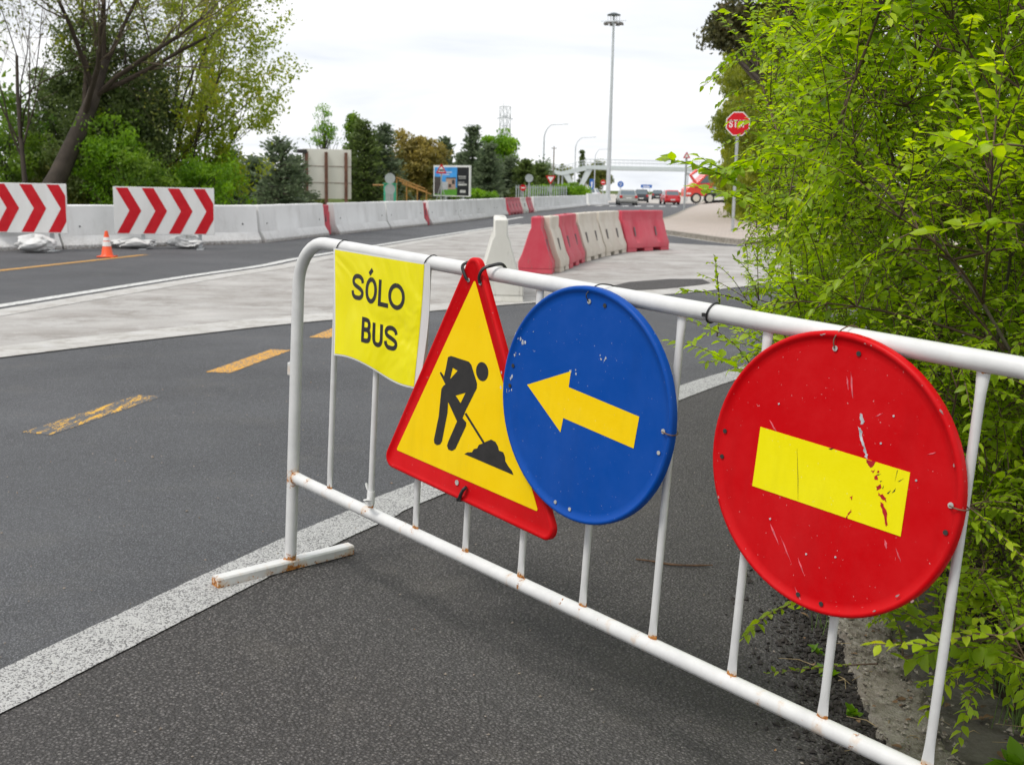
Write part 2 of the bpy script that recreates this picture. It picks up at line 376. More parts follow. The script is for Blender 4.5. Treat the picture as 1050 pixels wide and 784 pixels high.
# side walk with its granite kerb
KB=smooth_line([(60,262),(30.4,180),(18.6,117),(13.2,88),(8.6,62),(6.3,50.5),(4.9,43),(4.72,39.4),(5.07,37.2),(5.5,34.6),(6.10,31.4),(7.3,29.3),(9.3,27.6),(13,26.0),(20,24.5)][::-1],6)
KI=offset(KB,-.22)
walk=[tuple(p) for p in KI]+[(62,262)]+[(29.8+2.2,187),(15.5+2,91),(11.2,58.7),(10.4,51.3),(11,47),(13,40),(22,30)]
sheet('sidewalk',walk,.14,M['paving'])
mb=MB(); n=len(KB)
O1=KB; O2=offset(KB,-.02)
vs=[(p[0],p[1],-.02) for p in O1]+[(p[0],p[1],.125) for p in O1]+[(p[0],p[1],.148) for p in O2]+[(p[0],p[1],.148) for p in KI]+[(p[0],p[1],-.02) for p in KI]
mb.add(vs,[(k*n+i,k*n+i+1,(k+1)*n+i+1,(k+1)*n+i) for k in range(4) for i in range(n-1)])
tag(mb.build('kerb',M['kerb_concrete'],smooth=30),kind='structure')
W=offset(KB,.25); marking('kerb_edge_marking',offset(KB,-.30),offset(KB,-.16),.005,M['paint_white_clean'])
sheet('park_verge',[(22,30),(13,40),(10.4,47),(9.55,51.3),(10.2,58.7),(15.5,91),(29.8,187),(120,187),(120,24)],.10,M['verge_grass'])
# planting bed beside the closed lane: flush rough kerb, slab and soil
BED=smooth_line([(.86,.2),(.93,1.2),(.99,2.2),(1.03,2.9),(1.08,3.4),(1.15,3.9),(1.32,4.5),(1.75,5.25),(2.6,6.4),(4.2,8.4),(6.2,10.6)],6)
def jag(P,a,seed):
    r=np.random.default_rng(seed); return P+np.stack([r.normal(0,a,len(P)),np.zeros(len(P))],1)
def band(name,d0,d1,z0,z1,mat,seed,nn=5,rough=.006):
    mb=MB(); r=np.random.default_rng(seed); P=smooth_line(BED,6); n=len(P); vs=[]; jg=np.convolve(r.normal(0,1,n+24),np.ones(9)/9,'valid')[:n]*.05; jg2=np.convolve(r.normal(0,1,n+24),np.ones(7)/7,'valid')[:n]*.05
    for k in range(nn):
        q=offset(P,d0+(d1-d0)*k/(nn-1))
        for i,p in enumerate(q):
            zz=z0+(z1-z0)*k/(nn-1)
            edge=k in(0,nn-1)
            x=p[0]+(jg[i]*(1-k/(nn-1))+jg2[i]*k/(nn-1))
            vs.append((x,p[1],zg(p[0],p[1])+zz+r.normal(0,rough)-(.05 if edge else 0)))
    mb.add(vs,[(k*n+i,k*n+i+1,(k+1)*n+i+1,(k+1)*n+i) for k in range(nn-1) for i in range(n-1)])
    o=mb.build(name,mat,smooth=180,fixn=False)
    if sum(p.normal.z for p in o.data.polygons)<0: o.data.flip_normals()
    return tag(o,kind='structure')
band('bed_kerb',0,.18,.026,.034,M['kerb_concrete'],1,14,.0022)
band('bed_slab',.15,.47,.022,.018,M['kerb_slab'],2,10,.0012)
mb=MB(); r=np.random.default_rng(5); P=smooth_line(BED,3); n=len(P); vs=[]
ds=[.40,.46,.52,.65,.8,1.0,1.3,1.7,2.2,2.8,3.6,4.6,6]
for d in ds:
    for p in offset(P,d):
        vs.append((p[0],p[1],-.12+.02+min(d,2)*.05+r.normal(0,.015)-(.06 if d==.40 else 0)))
mb.add(vs,[(k*n+i,k*n+i+1,(k+1)*n+i+1,(k+1)*n+i) for k in range(len(ds)-1) for i in range(n-1)])
o=mb.build('soil_bed',M['soil'],smooth=60,fixn=False)
if sum(p.normal.z for p in o.data.polygons)<0: o.data.flip_normals()
tag(o,kind='structure')
# loose crumbs of tar and soil along the kerb, with dry litter
def scatter_chunks(name,pts,sizes,mat,seed):
    r=np.random.default_rng(seed); base=np.array([(1,0,0),(-1,0,0),(0,1,0),(0,-1,0),(0,0,1),(0,0,-1)],float)
    tri=np.array([(0,2,4),(2,1,4),(1,3,4),(3,0,4),(2,0,5),(1,2,5),(3,1,5),(0,3,5)])
    V=[];Fc=[]
    mb=MB()
    for p,s in zip(pts,sizes):
        v=base*(s*r.uniform(.5,1.2,(6,1)))+r.normal(0,s*.2,(6,3)); a=r.uniform(0,6.28); c,sn=cos(a),sin(a)
        v=np.stack([v[:,0]*c-v[:,1]*sn,v[:,0]*sn+v[:,1]*c,v[:,2]*.75],1)+np.array(p); mb.add(v,[tuple(t) for t in tri])
    return mb.build(name,mat,smooth=0)
r=np.random.default_rng(11); pts=[];sz=[]
for i in range(2600):
    y=r.uniform(2.0,4.6); d=-abs(r.normal(0,.11))+.02; k=int(np.abs(BED[:,1]-y).argmin()); x=BED[k,0]+d-.01
    s=abs(r.normal(.0055,.004))+.0025; pts.append((x,y,zg(x,y)+.006+s*.2)); sz.append(s)
M['tar_crumb']=simple('tar_crumb',(.035,.030,.027),.9,var=.6,scale=30)
tag(scatter_chunks('tar_crumbs',pts,sz,M['tar_crumb'],3),kind='stuff')
r=np.random.default_rng(12); pts=[];sz=[]
for i in range(1500):
    y=r.uniform(2.0,4.8); d=r.uniform(-.02,.2) if i%3 else r.uniform(.0,.5); k=int(np.abs(BED[:,1]-y).argmin()); x=BED[k,0]+d; s=abs(r.normal(.0,.0042))+.0016; pts.append((x,y,zg(x,y)+.036+s*.2)); sz.append(s)
t=NT('kerb_stone_mat'); M['kerb_grit']=t.fin(t.ramp(t.noise(60,2),[(.3,(.10,.08,.06)),(.5,(.27,.24,.20)),(.7,(.40,.37,.32))]),.9,0,.2)
tag(scatter_chunks('kerb_grit',pts,sz,M['kerb_grit'],6),kind='stuff')
# sparse grit and leaf bits over the lane
pts=[];sz=[]
for i in range(420):
    y=r.uniform(2.0,9); x=r.uniform(-2.5,1.1+.05*y); 
    if x>1.0: continue
    pts.append((x,y,zg(x,y)+.006)); sz.append(abs(r.normal(.0028,.0015))+.0012)
t=NT('grit'); M['grit']=t.fin(t.ramp(t.noise(40,2),[(.3,(.16,.13,.10)),(.6,(.34,.30,.26)),(.7,(.30,.15,.05))]),.9,0,.2)
tag(scatter_chunks('road_grit',pts,sz,M['grit'],4),kind='stuff')
# ================================================================== crowd barrier with its signs
R3=np.array([[.66000611,.74996548,.04408759],[-.74980984,.66124145,-.02334402],[-.04665976,-.01765011,.9987549]])
O3=np.array([-.794196,4.021476,0.0])
def BP(u,w,v): return O3+R3@np.array([u,w,v])
t=NT('barrier_paint')
rs=t.attr('rust'); nz=t.noise(55,6,.7); nb=t.noise(14,5,.65)
f=t.math('ADD',nz,t.math('MULTIPLY',rs,.42)); f=t.ramp(f,[(.74,0),(.785,1)])
col=t.ramp(nb,[(.3,(.58,.58,.575)),(.7,(.68,.68,.67))]); 
gr=t.ramp(t.noise(4,6,.7,t.coord((1,1,3))),[(.5,0),(.8,.25)]); col=t.mix(gr,col,(.50,.49,.46))
rust=t.ramp(t.noise(120,4),[(.3,(.10,.035,.012)),(.5,(.40,.15,.03)),(.7,(.62,.30,.07))])
halo=t.ramp(t.math('ADD',t.noise(25,5,.7),t.math('MULTIPLY',rs,.5)),[(.66,0),(.92,.65)])
col=t.mix(halo,col,(.55,.33,.14)); col=t.mix(f,col,rust)
t.bump(t.math('ADD',t.math('MULTIPLY',f,-.6),t.math('MULTIPLY',nz,.25)),.25,.003)
M['barrier_paint']=t.fin(col,t.mix(f,(.32,.32,.32),(.85,.85,.85)),0,.45)
bar=thing('crowd_barrier','white tubular steel crowd barrier with rusty joints carrying the four road signs','barrier',O3,rot=R3)
LEN,VT,VB,RC=2.7,1.1926,.3449,.165
def ramp_pts(a,b,step=.02): return list(np.linspace(a,b,max(2,int(abs(b-a)/step))))
path=[];rr=[]
for v in ramp_pts(.03,VT-RC): path.append((0,0,v)); rr.append(max(0,1-(v-.03)/.05)*.9+.55*math.exp(-((v-VB)/.05)**2))
for q in np.linspace(pi,pi/2,10)[1:]: path.append((RC+RC*cos(q),0,VT-RC+RC*sin(q))); rr.append(.05)
for u in ramp_pts(RC,LEN-RC,.025)[1:]: path.append((u,0,VT)); rr.append(.0)
for q in np.linspace(pi/2,0,10)[1:]: path.append((LEN-RC+RC*cos(q),0,VT-RC+RC*sin(q))); rr.append(.05)
for v in ramp_pts(VT-RC,.03)[1:]: path.append((LEN,0,v)); rr.append(max(0,1-(v-.03)/.05)*.9)
MB().tube(path,.0212,16,a=rr).build('frame_tube',M['barrier_paint'],bar)
us=[.2424+.2474*k for k in range(10)]
path=[];rr=[];r_=random.Random(3)
for u in ramp_pts(.016,LEN-.016,.018):
    path.append((u,0,VB)); e=min(abs(u-.016),abs(u-LEN+.016)); j=min(abs(u-x) for x in us)
    rr.append(.75*math.exp(-(e/.03)**2)+.35*math.exp(-(j/.02)**2)+(.38 if r_.random()<.10 else 0))
fl=[(1+.12*math.exp(-((u[0]-.016)/.05)**2),1) for u in path]
MB().tube(path,.0205,16,a=rr,flat=fl).build('rail',M['barrier_paint'],bar)
for u in us:
    P=[];a=[];fl=[]
    v0,v1=VB+.016,VT-.017
    for v in list(np.linspace(v0,v0+.09,8))+list(np.linspace(v0+.12,v1-.12,24))+list(np.linspace(v1-.09,v1,8)):
        P.append((u,0,v)); e=min(v-v0,v1-v); a.append(1.15*math.exp(-((v-v0)/.014)**2)+.6*math.exp(-((v1-v)/.01)**2))
        k=math.exp(-(e/.035)**2); fl.append((1+.45*k,1-.45*k))
    # tube() puts 'wide' on its y axis; keep it along u
    MB().tube(P,.0098,12,a=a,flat=fl).build('upright_bar',M['barrier_paint'],bar)
def foot(u):
    mb=MB(); L0,L1,w_=-.312,.276,.024; rings=[];n=26
    mb2=[]
    for i in range(n):
        w=L0+(L1-L0)*i/(n-1)
        mb2.append([(u-w_-w*.09,w,.002),(u+w_-w*.09,w,.002),(u+w_-w*.09,w,.030),(u+w_-.005-w*.09,w,.036),(u-w_+.005-w*.09,w,.036),(u-w_-w*.09,w,.030)])
    mb.loft(mb2); mb.a=[]
    for i in range(n):
        w=L0+(L1-L0)*i/(n-1); e=min(w-L0,L1-w)
        for j in range(6): mb.a.append(.34*math.exp(-(e/.03)**2)+.55*math.exp(-(w/.03)**2)+(.50 if j<2 else .12))
    return mb.build('foot',M['barrier_paint'],bar,smooth=30)
foot(0); foot(LEN)
mb=MB(); mb.box((-.030,-.006,.733),(.022,.010,.045)); mb.box((-.022,-.006,.757),(.010,.010,.012)); mb.a=[.42]*len(mb.v); mb.build('hook_tab',M['barrier_paint'],bar,bevel=.002)
# ---- sign paints
def signpaint(name,c,scr=(.6,.6,.62),amount=.70,rough=.28,sc=9,fade=.28):
    t=NT(name); n=t.noise(4.5,8,.7); col=t.mix(t.ramp(n,[(.42,0),(.72,fade)]),c,tuple(min(1,k*1.25+.03) for k in c))
    gm=t.ramp(t.noise(2.2,7,.7,t.coord((2.2,1,.5))),[(.5,0),(.85,.4)]); col=t.mix(gm,col,tuple(k*.55+.01 for k in c))
    s=t.noise(sc,8,.75,t.coord((1.0,1,.35))); f=t.ramp(s,[(amount,0),(amount+.03,.7)])
    col=t.mix(f,col,scr); fine=t.ramp(t.noise(160,2,.5),[(.74,0),(.76,.8)]); col=t.mix(fine,col,tuple(min(1,k*.6+.25) for k in c))
    t.bump(t.noise(2.5,3),.12,.02)
    M[name]=t.fin(col,t.ramp(n,[(.3,rough+.05),(.7,rough+.22)]),0,.13)
signpaint('sign_red',(.54,.0012,.004),(.62,.20,.22),.70)
signpaint('sign_blue',(.0015,.062,.33),(.35,.45,.55),.76)
signpaint('sign_amber',(.88,.585,.001),(.8,.65,.3),.8,.35)
signpaint('sign_yellow',(.84,.74,.002),(.7,.6,.3),.8,.4)
simple('ink_black',(.018,.016,.015),.55,var=.3,scale=40)
simple('scratch_metal',(.45,.47,.50),.45,var=.4,scale=60)
simple('bolt_dark',(.03,.028,.026),.5,var=.3); simple('bolt_grey',(.42,.42,.40),.4,var=.3,scale=60)
simple('tie_black',(.02,.02,.021),.45,var=.3); simple('wire_rust',(.13,.075,.045),.6,var=.4,scale=80)
simple('zinc',(.42,.44,.45),.5,.4,var=.15,scale=4)
def rnd_corner(poly,r,n=6):
    out=[];k=len(poly); P=np.array(poly,float)
    for i in range(k):
        a,b,c=P[i-1],P[i],P[(i+1)%k]; d1=(a-b)/np.linalg.norm(a-b); d2=(c-b)/np.linalg.norm(c-b)
        ang=math.acos(np.clip(d1@d2,-1,1)); t=r/math.tan(ang/2); p,q=b+d1*t,b+d2*t
        bis=(d1+d2)/np.linalg.norm(d1+d2); cen=b+bis*r/math.sin(ang/2)
        a0=math.atan2(*(p-cen)[::-1]); a1=math.atan2(*(q-cen)[::-1]); da=(a1-a0+pi)%(2*pi)-pi
        for s in np.linspace(0,1,n): out.append((cen[0]+r*cos(a0+da*s),cen[1]+r*sin(a0+da*s)))
    return out
def inset(poly,d):
    P=np.array(poly,float); c=P.mean(0); n=len(P); out=[]
    for i in range(n):
        e1=P[i]-P[i-1]; e2=P[(i+1)%n]-P[i]; n1=np.array([-e1[1],e1[0]])/np.linalg.norm(e1); n2=np.array([-e2[1],e2[0]])/np.linalg.norm(e2)
        m=n1+n2; m/=np.linalg.norm(m)+1e-9; m/=max(.35,(m@n1)); s=1 if (c-P[i])@m>0 else -1
        out.append(P[i]+m*s*d)
    return [tuple(p) for p in out]
def plate(poly,prof):
    """pressed sign plate: rings of the outline inset by prof[k][0] at depth prof[k][1]; last ring closes the face"""
    mb=MB(); rings=[]
    for d,y in prof: rings.append([(p[0],y,p[1]) for p in (inset(poly,d) if d else poly)])
    n=len(poly); k=len(rings); vs=[p for r in rings for p in r]
    fs=[(i*n+j,i*n+(j+1)%n,(i+1)*n+(j+1)%n,(i+1)*n+j) for i in range(k-1) for j in range(n)]
    fs+=[tuple((k-1)*n+j for j in range(n)),tuple(range(n-1,-1,-1))]
    return mb.add(vs,fs)
def signthing(name,label,cat,u,w,v):
    return thing(name,label,cat,BP(u,w,v),rot=R3)
def rel(pts,u,v): return [(p[0]-u,p[1]-v) for p in pts]
def disc(mb,u,v,r,y,n=14,th=.0015,m=0): mb.prism([(u+r*cos(2*pi*k/n),v+r*sin(2*pi*k/n)) for k in range(n)],y-th,y,'xz',m)
# ---- triangular works sign (front face at w=-.040)
u0,v0=.996,.75
tri=signthing('works_sign','triangular red and yellow road works sign with a black digging figure','road sign',u0,-.040,v0)
outer=rnd_corner(rel([(.9920,1.270),(1.410,.513),(.594,.545)],u0,v0),.034,8)
plate(outer,[(0,.019),(0,.004),(.003,.0005),(.008,-.0005),(.013,.0015),(.016,.003)]).build('rim_plate',M['sign_red'],tri,smooth=50)
inn=rnd_corner(rel([(1.0017,1.1726),(1.3244,.5869),(.6706,.6054)],u0,v0),.004,3)
fill2d('yellow_panel',[inn],.0021,.0012,M['sign_amber'],tri)
worker=[(0.9023,0.9361),(0.9157,0.942),(0.9974,0.9393),(1.009,0.9328),(1.039,0.8847),(1.0395,0.8708),(0.9946,0.7951),(0.9839,0.7723),(1.0022,0.7634),(1.0015,0.7531),(0.9593,0.6759),(0.9438,0.666),(0.9274,0.6663),(0.9199,0.6761),(0.9253,0.6905),(0.9602,0.758),(0.9136,0.8063),(0.9139,0.7742),(0.8951,0.6836),(0.8876,0.6729),(0.873,0.6669),(0.86,0.6692),(0.8566,0.6801),(0.8739,0.7553),(0.8794,0.8375),(0.8869,0.8478),(0.897,0.8549),(0.8672,0.8835),(0.8727,0.8876),(0.8885,0.8771),(0.8948,0.8999)]
h1=[(0.9266,0.9097),(0.9497,0.9046),(0.9175,0.8742)]; h2=[(0.9465,0.8314),(0.9914,0.8484),(0.9714,0.8138)]
fg=fill2d('digging_figure',[rel(worker,u0,v0),rel(h1,u0,v0),rel(h2,u0,v0)],.0011,.0006,M['ink_black'],tri)
head=[(1.0585+.0268*cos(a),.9217+.0268*sin(a)) for a in np.linspace(0,2*pi,24,endpoint=False)]
fill2d('figure_head',[rel(head,u0,v0)],.0011,.0006,M['ink_black'],tri)
fill2d('shovel_handle',[rel([(.9925,.7865),(.9995,.7915),(1.0884,.7242),(1.0812,.7195)],u0,v0)],.0009,.0005,M['ink_black'],tri)
pile=[(1.0018,0.6703),(1.0154,0.6787),(1.0347,0.6832),(1.0416,0.694),(1.0567,0.7001),(1.0634,0.7118),(1.0818,0.7211),(1.0963,0.7295),(1.1145,0.7387),(1.1335,0.7365),(1.1457,0.7258),(1.1504,0.7155),(1.169,0.7149),(1.1775,0.7035),(1.1801,0.6917),(1.1944,0.6803),(1.2099,0.6718),(1.2166,0.6621)]
fill2d('earth_heap',[rel(pile,u0,v0)],.0011,.0006,M['ink_black'],tri)
mb=MB()
for a,b,r in ((.9752,.5784,.008),(.9752,1.168,.006),(1.028,1.166,.006)):
    mb=MB(); disc(mb,a-u0,b-v0,r,.0015,12); mb.build('rivet',M['bolt_grey'],tri)
# ---- blue disc (front face at w=-.064)
def roundsign(name,label,mat,u,v,w,R):
    o=signthing(name,label,'road sign',u,w,v)
    mb=MB(); mb.lathe([(R-.004,.020),(R,.018),(R,.004),(R-.002,.0),(R-.006,-.0022),(R-.011,-.001),(R-.0145,.003),(R-.03,.0034),(R*.5,.0030),(.01,.0028)],72,axis='y')
    mb.build('disc',mat,o,smooth=50); return o
ub,vb=1.479,.911
blue=roundsign('direction_sign','round blue road sign with a yellow arrow pointing left',M['sign_blue'],ub,vb,-.064,.302)
arrow=[(1.2725,.9267),(1.4318,.9915),(1.4283,.9497),(1.6749,.9247),(1.6658,.8443),(1.4174,.867),(1.411,.8279)]
fill2d('arrow',[rel(arrow,ub,vb)],.0024,.0006,M['sign_amber'],blue)
mb=MB()
for (a,b,r) in [(1.4789,1.1756,.006),(1.7542,.9062,.006),(1.7459,.8523,.005),(1.4116,.6412,.005),(1.4659,.6368,.005)]:
    mb=MB(); disc(mb,a-ub,b-vb,r,.0022,12); mb.build('washer',M['bolt_grey'],blue)
mb=MB()
for a,b in [(1.5331,1.1729),(1.2121,.9672),(1.2048,.9114)]:
    mb=MB(); disc(mb,a-ub,b-vb,.0055,.0022,10); mb.build('bolt_hole',M['bolt_dark'],blue)
def chips(spots,name,mat,parent,y,seed):
    r=np.random.default_rng(seed); k=0
    for (a,b,s,n,el,an) in spots:
        for i in range(n):
            ca=a+r.normal(0,s*.7*el); cb=b+r.normal(0,s*.7); q=r.uniform(.15,.5)*s; m=r.integers(5,9)
            poly=[]
            for j in range(m):
                rad=q*r.uniform(.5,1.2); x=rad*cos(2*pi*j/m)*1.0; z=rad*sin(2*pi*j/m)*el*1.0
                poly.append((ca+x*cos(an)-z*sin(an),cb+x*sin(an)+z*cos(an)))
            k+=1; mb=MB(); mb.prism(poly,y-.0002-.00002*k,y+.0002,'xz'); mb.build(name,mat,parent,smooth=0)
chips([(1.240-ub,1.040-vb,.012,6,1.6,.3),(1.5365-ub,1.0446-vb,.010,4,1.2,0),(1.435-ub,.9937-vb,.008,4,1.5,0),(1.196-ub,.935-vb,.010,5,2,.1),(1.2831-ub,1.0658-vb,.004,1,1,0),(1.19-ub,.90-vb,.008,5,2,0),(1.222-ub,1.0-vb,.006,4,2,.2)],'paint_chip',M['scratch_metal'],blue,.0028,2)
# ---- red disc (front face at w=-.042)
ur,vr=2.186,.9065
red=roundsign('no_entry_sign','round red no entry sign with a scratched and cracked yellow bar',M['sign_red'],ur,vr,-.042,.300)
M['rim_wear']=simple('rim_wear',(.36,.22,.22),.6,var=.4,scale=120)
chips([(.2935*cos(radians(a_)),.2935*sin(radians(a_)),.0048,n_,2.6,radians(a_)) for a_,n_ in ((-58,1),(-43,1),(-45,1),(74,1),(79,1),(97,1),(100,1),(18,1),(140,1),(205,1),(50,1),(40,1))],'rim_chip',M['rim_wear'],red,-.0020,9)
fill2d('yellow_bar',[rel([(2.0089,.9704),(2.3701,.9574),(2.3683,.8256),(2.004,.8353)],ur,vr)],.0024,.0006,M['sign_yellow'],red)
torn=[[(2.2726,0.9604),(2.2925,0.9597),(2.2926,0.9507),(2.2828,0.9447),(2.2766,0.9522)],[(2.2926,0.9308),(2.3,0.9345),(2.3052,0.9249),(2.2974,0.9248)],[(2.301,0.913),(2.3113,0.9182),(2.3131,0.9107),(2.3041,0.9047)],[(2.3072,0.9026),(2.3151,0.8967),(2.3271,0.8945),(2.3275,0.8856),(2.316,0.8897),(2.3094,0.8952)],[(2.3151,0.8822),(2.3231,0.8808),(2.3336,0.8619),(2.3384,0.8415),(2.333,0.8381),(2.3277,0.8566),(2.3185,0.8722)],[(2.244,0.8294),(2.2467,0.8395),(2.2537,0.8489),(2.2536,0.8433),(2.248,0.8361),(2.2482,0.8287)],[(2.2473,0.8713),(2.2513,0.8779),(2.2517,0.8688)],[(2.287,.941),(2.295,.943),(2.291,.937)],[(2.301,.940),(2.304,.944),(2.303,.938)]]
def rough_edge(poly,seed,a=.0012,n=3):
    r=np.random.default_rng(seed); out=[]; k=len(poly)
    for i in range(k):
        p,q=np.array(poly[i]),np.array(poly[(i+1)%k])
        for t in np.linspace(0,1,n,endpoint=False): out.append(tuple(p+(q-p)*t+r.normal(0,a,2)))
    return out
M['torn_red']=simple('torn_red',(.42,.006,.010),.5,var=.3,scale=60)
for k,pl in enumerate(torn):
    mb=MB(); mb.prism(rough_edge(rel(pl,ur,vr),k),.0017-.00001*k,.0022,'xz'); mb.build('torn_film',M['torn_red'],red,smooth=0)
mb=MB()
for k,pl in enumerate([[(2.3377,.907),(2.3448,.919),(2.3432,.9114)],[(2.3467,.933),(2.3587,.9421),(2.3504,.934)],[(2.341,.9323),(2.3442,.9563),(2.3429,.9542)],[(2.300,.936),(2.309,.939),(2.302,.934)],[(2.3085,.924),(2.3135,.926),(2.310,.9225)],[(2.316,.911),(2.3185,.918),(2.3175,.910)],[(2.327,.903),(2.3345,.912),(2.331,.904)],[(2.183,.962),(2.197,.9665),(2.19,.961)],[(2.108,.945),(2.1185,.880),(2.125,.835),(2.1195,.880)]]):
    mb=MB(); mb.prism(rel(pl,ur,vr),.0016-.00001*k,.0022,'xz'); mb.build('crack',M['ink_black'],red,smooth=0)
mb=MB()
for k,pl in enumerate([[(2.2447,1.0464),(2.2506,1.0477),(2.2566,1.0327),(2.2522,1.03)],[(2.2453,1.022),(2.2506,1.0188),(2.2622,.9924),(2.2716,.9764),(2.2751,.9628),(2.2707,.9654),(2.2629,.9817),(2.253,1.0012)]]):
    mb=MB(); mb.prism(rough_edge(rel(pl,ur,vr),30+k,.0016,4),.0024-.00001*k,.0032,'xz'); mb.build('scrape',M['scratch_metal'],red,smooth=0)
for (a,b) in [(2.05,1.03),(2.385,.945),(2.06,.775),(2.16,.725),(2.23,.74),(2.30,1.0),(2.32,1.06)]:
    mb=MB(); disc(mb,a-ur,b-vr,.0022,.0030,7); mb.build('scrape',M['scratch_metal'],red,smooth=0)
M['pink_scuff']=simple('pink_scuff',(.68,.13,.16),.5,var=.35,scale=80)
r=np.random.default_rng(8)
for (a,b,l,an,wd) in [(2.213,1.13,.055,-1.35,.0022),(2.205,1.12,.03,-1.3,.0014),(2.27,.955,.05,-1.1,.006),(2.06,.765,.05,-.95,.0022),(2.09,.745,.06,-.95,.0016),(2.03,.99,.03,-.8,.0018),(2.36,.80,.03,-1,.0015),(2.14,.71,.04,-1.0,.0014),(2.335,.81,.02,-1.2,.003),(2.13,.85,.05,-.95,.0),(2.28,1.05,.02,.6,.0013),(2.40,1.0,.02,.5,.0012),(2.14,.645,.05,-.9,.0013)]:
    if wd==0: continue
    d=np.array([cos(an),sin(an)]); nn=np.array([-d[1],d[0]]); p=np.array([a-ur,b-vr])
    poly=[tuple(p),tuple(p+d*l*.4+nn*wd),tuple(p+d*l),tuple(p+d*l*.5-nn*wd)]
    mb=MB(); mb.prism(rough_edge(poly,int(a*1000),wd*.25,3),.0026-.000013*int(a*31%9),.0032,'xz'); mb.build('scuff',M['pink_scuff'],red,smooth=0)
mb=MB()
for a,b in [(2.2102,.6302),(2.1521,.6316),(2.2269,1.1691),(1.9152,.9403),(1.9141,.8811),(2.4589,.8605)]: mb=MB(); disc(mb,a-ur,b-vr,.0052,.0020,10); mb.build('bolt_hole',M['bolt_dark'],red)
mb=MB()
for a,b in [(2.1716,1.1708),(2.4617,.9154)]: mb=MB(); disc(mb,a-ur,b-vr,.0058,.0020,12); mb.build('washer',M['bolt_grey'],red)
# ---- yellow paper notice, wavy sheet hung on the top tube
up,vp=.51,1.0
paper=signthing('paper_notice','yellow laminated paper notice reading SÓLO BUS tied under the top tube','notice',up,-.024,vp)
t=NT('paper_film'); n=t.noise(2.6,3,.5,dist=1.2); nn=t.noise(1.7,2,.5,t.coord((3,1,1)))
col=t.ramp(t.noise(5,4),[(.3,(.78,.69,.004)),(.7,(.82,.75,.008))]); t.bump(t.math('ADD',n,t.math('MULTIPLY',nn,.6)),.42,.05)
M['paper_film']=t.fin(col,.25,0,.3)
simple('paper_white',(.66,.66,.65),.4,var=.04)
def psurf(a,b):
    """a,b in 0..1 across and down the sheet -> local u, v, depth"""
    tl,tr,br,bl=np.array((.2542,1.1873)),np.array((.772,1.1925)),np.array((.752,.812)),np.array((.2972,.8402))
    p=(tl*(1-a)+tr*a)*(1-b)+(bl*(1-a)+br*a)*b
    sag=.012*math.sin(a*pi*2)*b
    y=-.001-.006*math.sin(pi*a)**2*(.4+b)+.004*math.sin(a*9+b*3)*b - .004*b*math.cos(a*5) + max(0,(a-.94))*.22*(.3+math.sin(b*pi))
    y+=-.010*math.exp(-((a-.02)/.06)**2)*b
    return p[0]-up, p[1]-vp+sag*.9, y
NA,NB=44,36; V=[];Q=[];A=np.linspace(0,1,NA);Bq=np.linspace(0,1,NB)
def psheet(m0,m1,dy):
    mb=MB(); aa=np.linspace(m0[0],m0[1],NA); bb=np.linspace(m1[0],m1[1],NB)
    for side in (0,1):
        vs=[]
        for b in bb:
            for a in aa:
                x,z,y=psurf(a,b); vs.append((x,y+dy+side*.0005,z))
        mb.add(vs,[(j*NA+i,j*NA+i+1,(j+1)*NA+i+1,(j+1)*NA+i) if side else (j*NA+i,(j+1)*NA+i,(j+1)*NA+i+1,j*NA+i+1) for j in range(NB-1) for i in range(NA-1)])
    return mb
psheet((0,1),(0,1),0).build('backing_sheet',M['paper_white'],paper,smooth=180,fixn=False)
psheet((.020,.955),(.014,.985),-.0012).build('yellow_sheet',M['paper_film'],paper,smooth=180,fixn=False)
def inv(u,v):
    a=(u-.262)/.50; b=(1.188-v)/.36
    for _ in range(12):
        x,z,y=psurf(a,b); a+=(u-up-x)/.5; b-=(v-vp-z)/.36
    return y
SW=.0142
L=[]
for ch,x,z,w,h in (('S',.3735,1.0375,.075,.083),('O',.457,1.036,.0625,.083),('L',.527,1.034,.052,.083),('O',.578,1.034,.083,.082),('B',.4475,.908,.050,.081),('U',.505,.905,.052,.074),('S',.5625,.905,.072,.077)):
    L.append((ch,glyph(ch,x,z,w,h,SW)))
def letters(name,gl):
    mb=MB()
    for k,P in enumerate(gl):
        P=np.array(P,float); P=np.vstack([np.linspace(P[i],P[i+1],3,endpoint=False) for i in range(len(P)-1)]+[P[-1:]])
        T=np.gradient(P,axis=0); T/=np.linalg.norm(T,axis=1)[:,None]+1e-9; N=np.stack([-T[:,1],T[:,0]],1)*SW/2
        n=len(P); vs=[]
        for e in (P+N,P-N):
            for q in e: vs.append((q[0]-up, inv(q[0],q[1])-.0019-.00012*k, q[1]-vp))
        mb.add(vs,[(i,i+1,n+i+1,n+i) for i in range(n-1)])
    return mb.build(name,M['ink_black'],paper,smooth=180,fixn=False)
for ch,gl in L: letters('letter',gl)
letters('letter_accent',[[(.474,1.127),(.482,1.135),(.490,1.143)]])
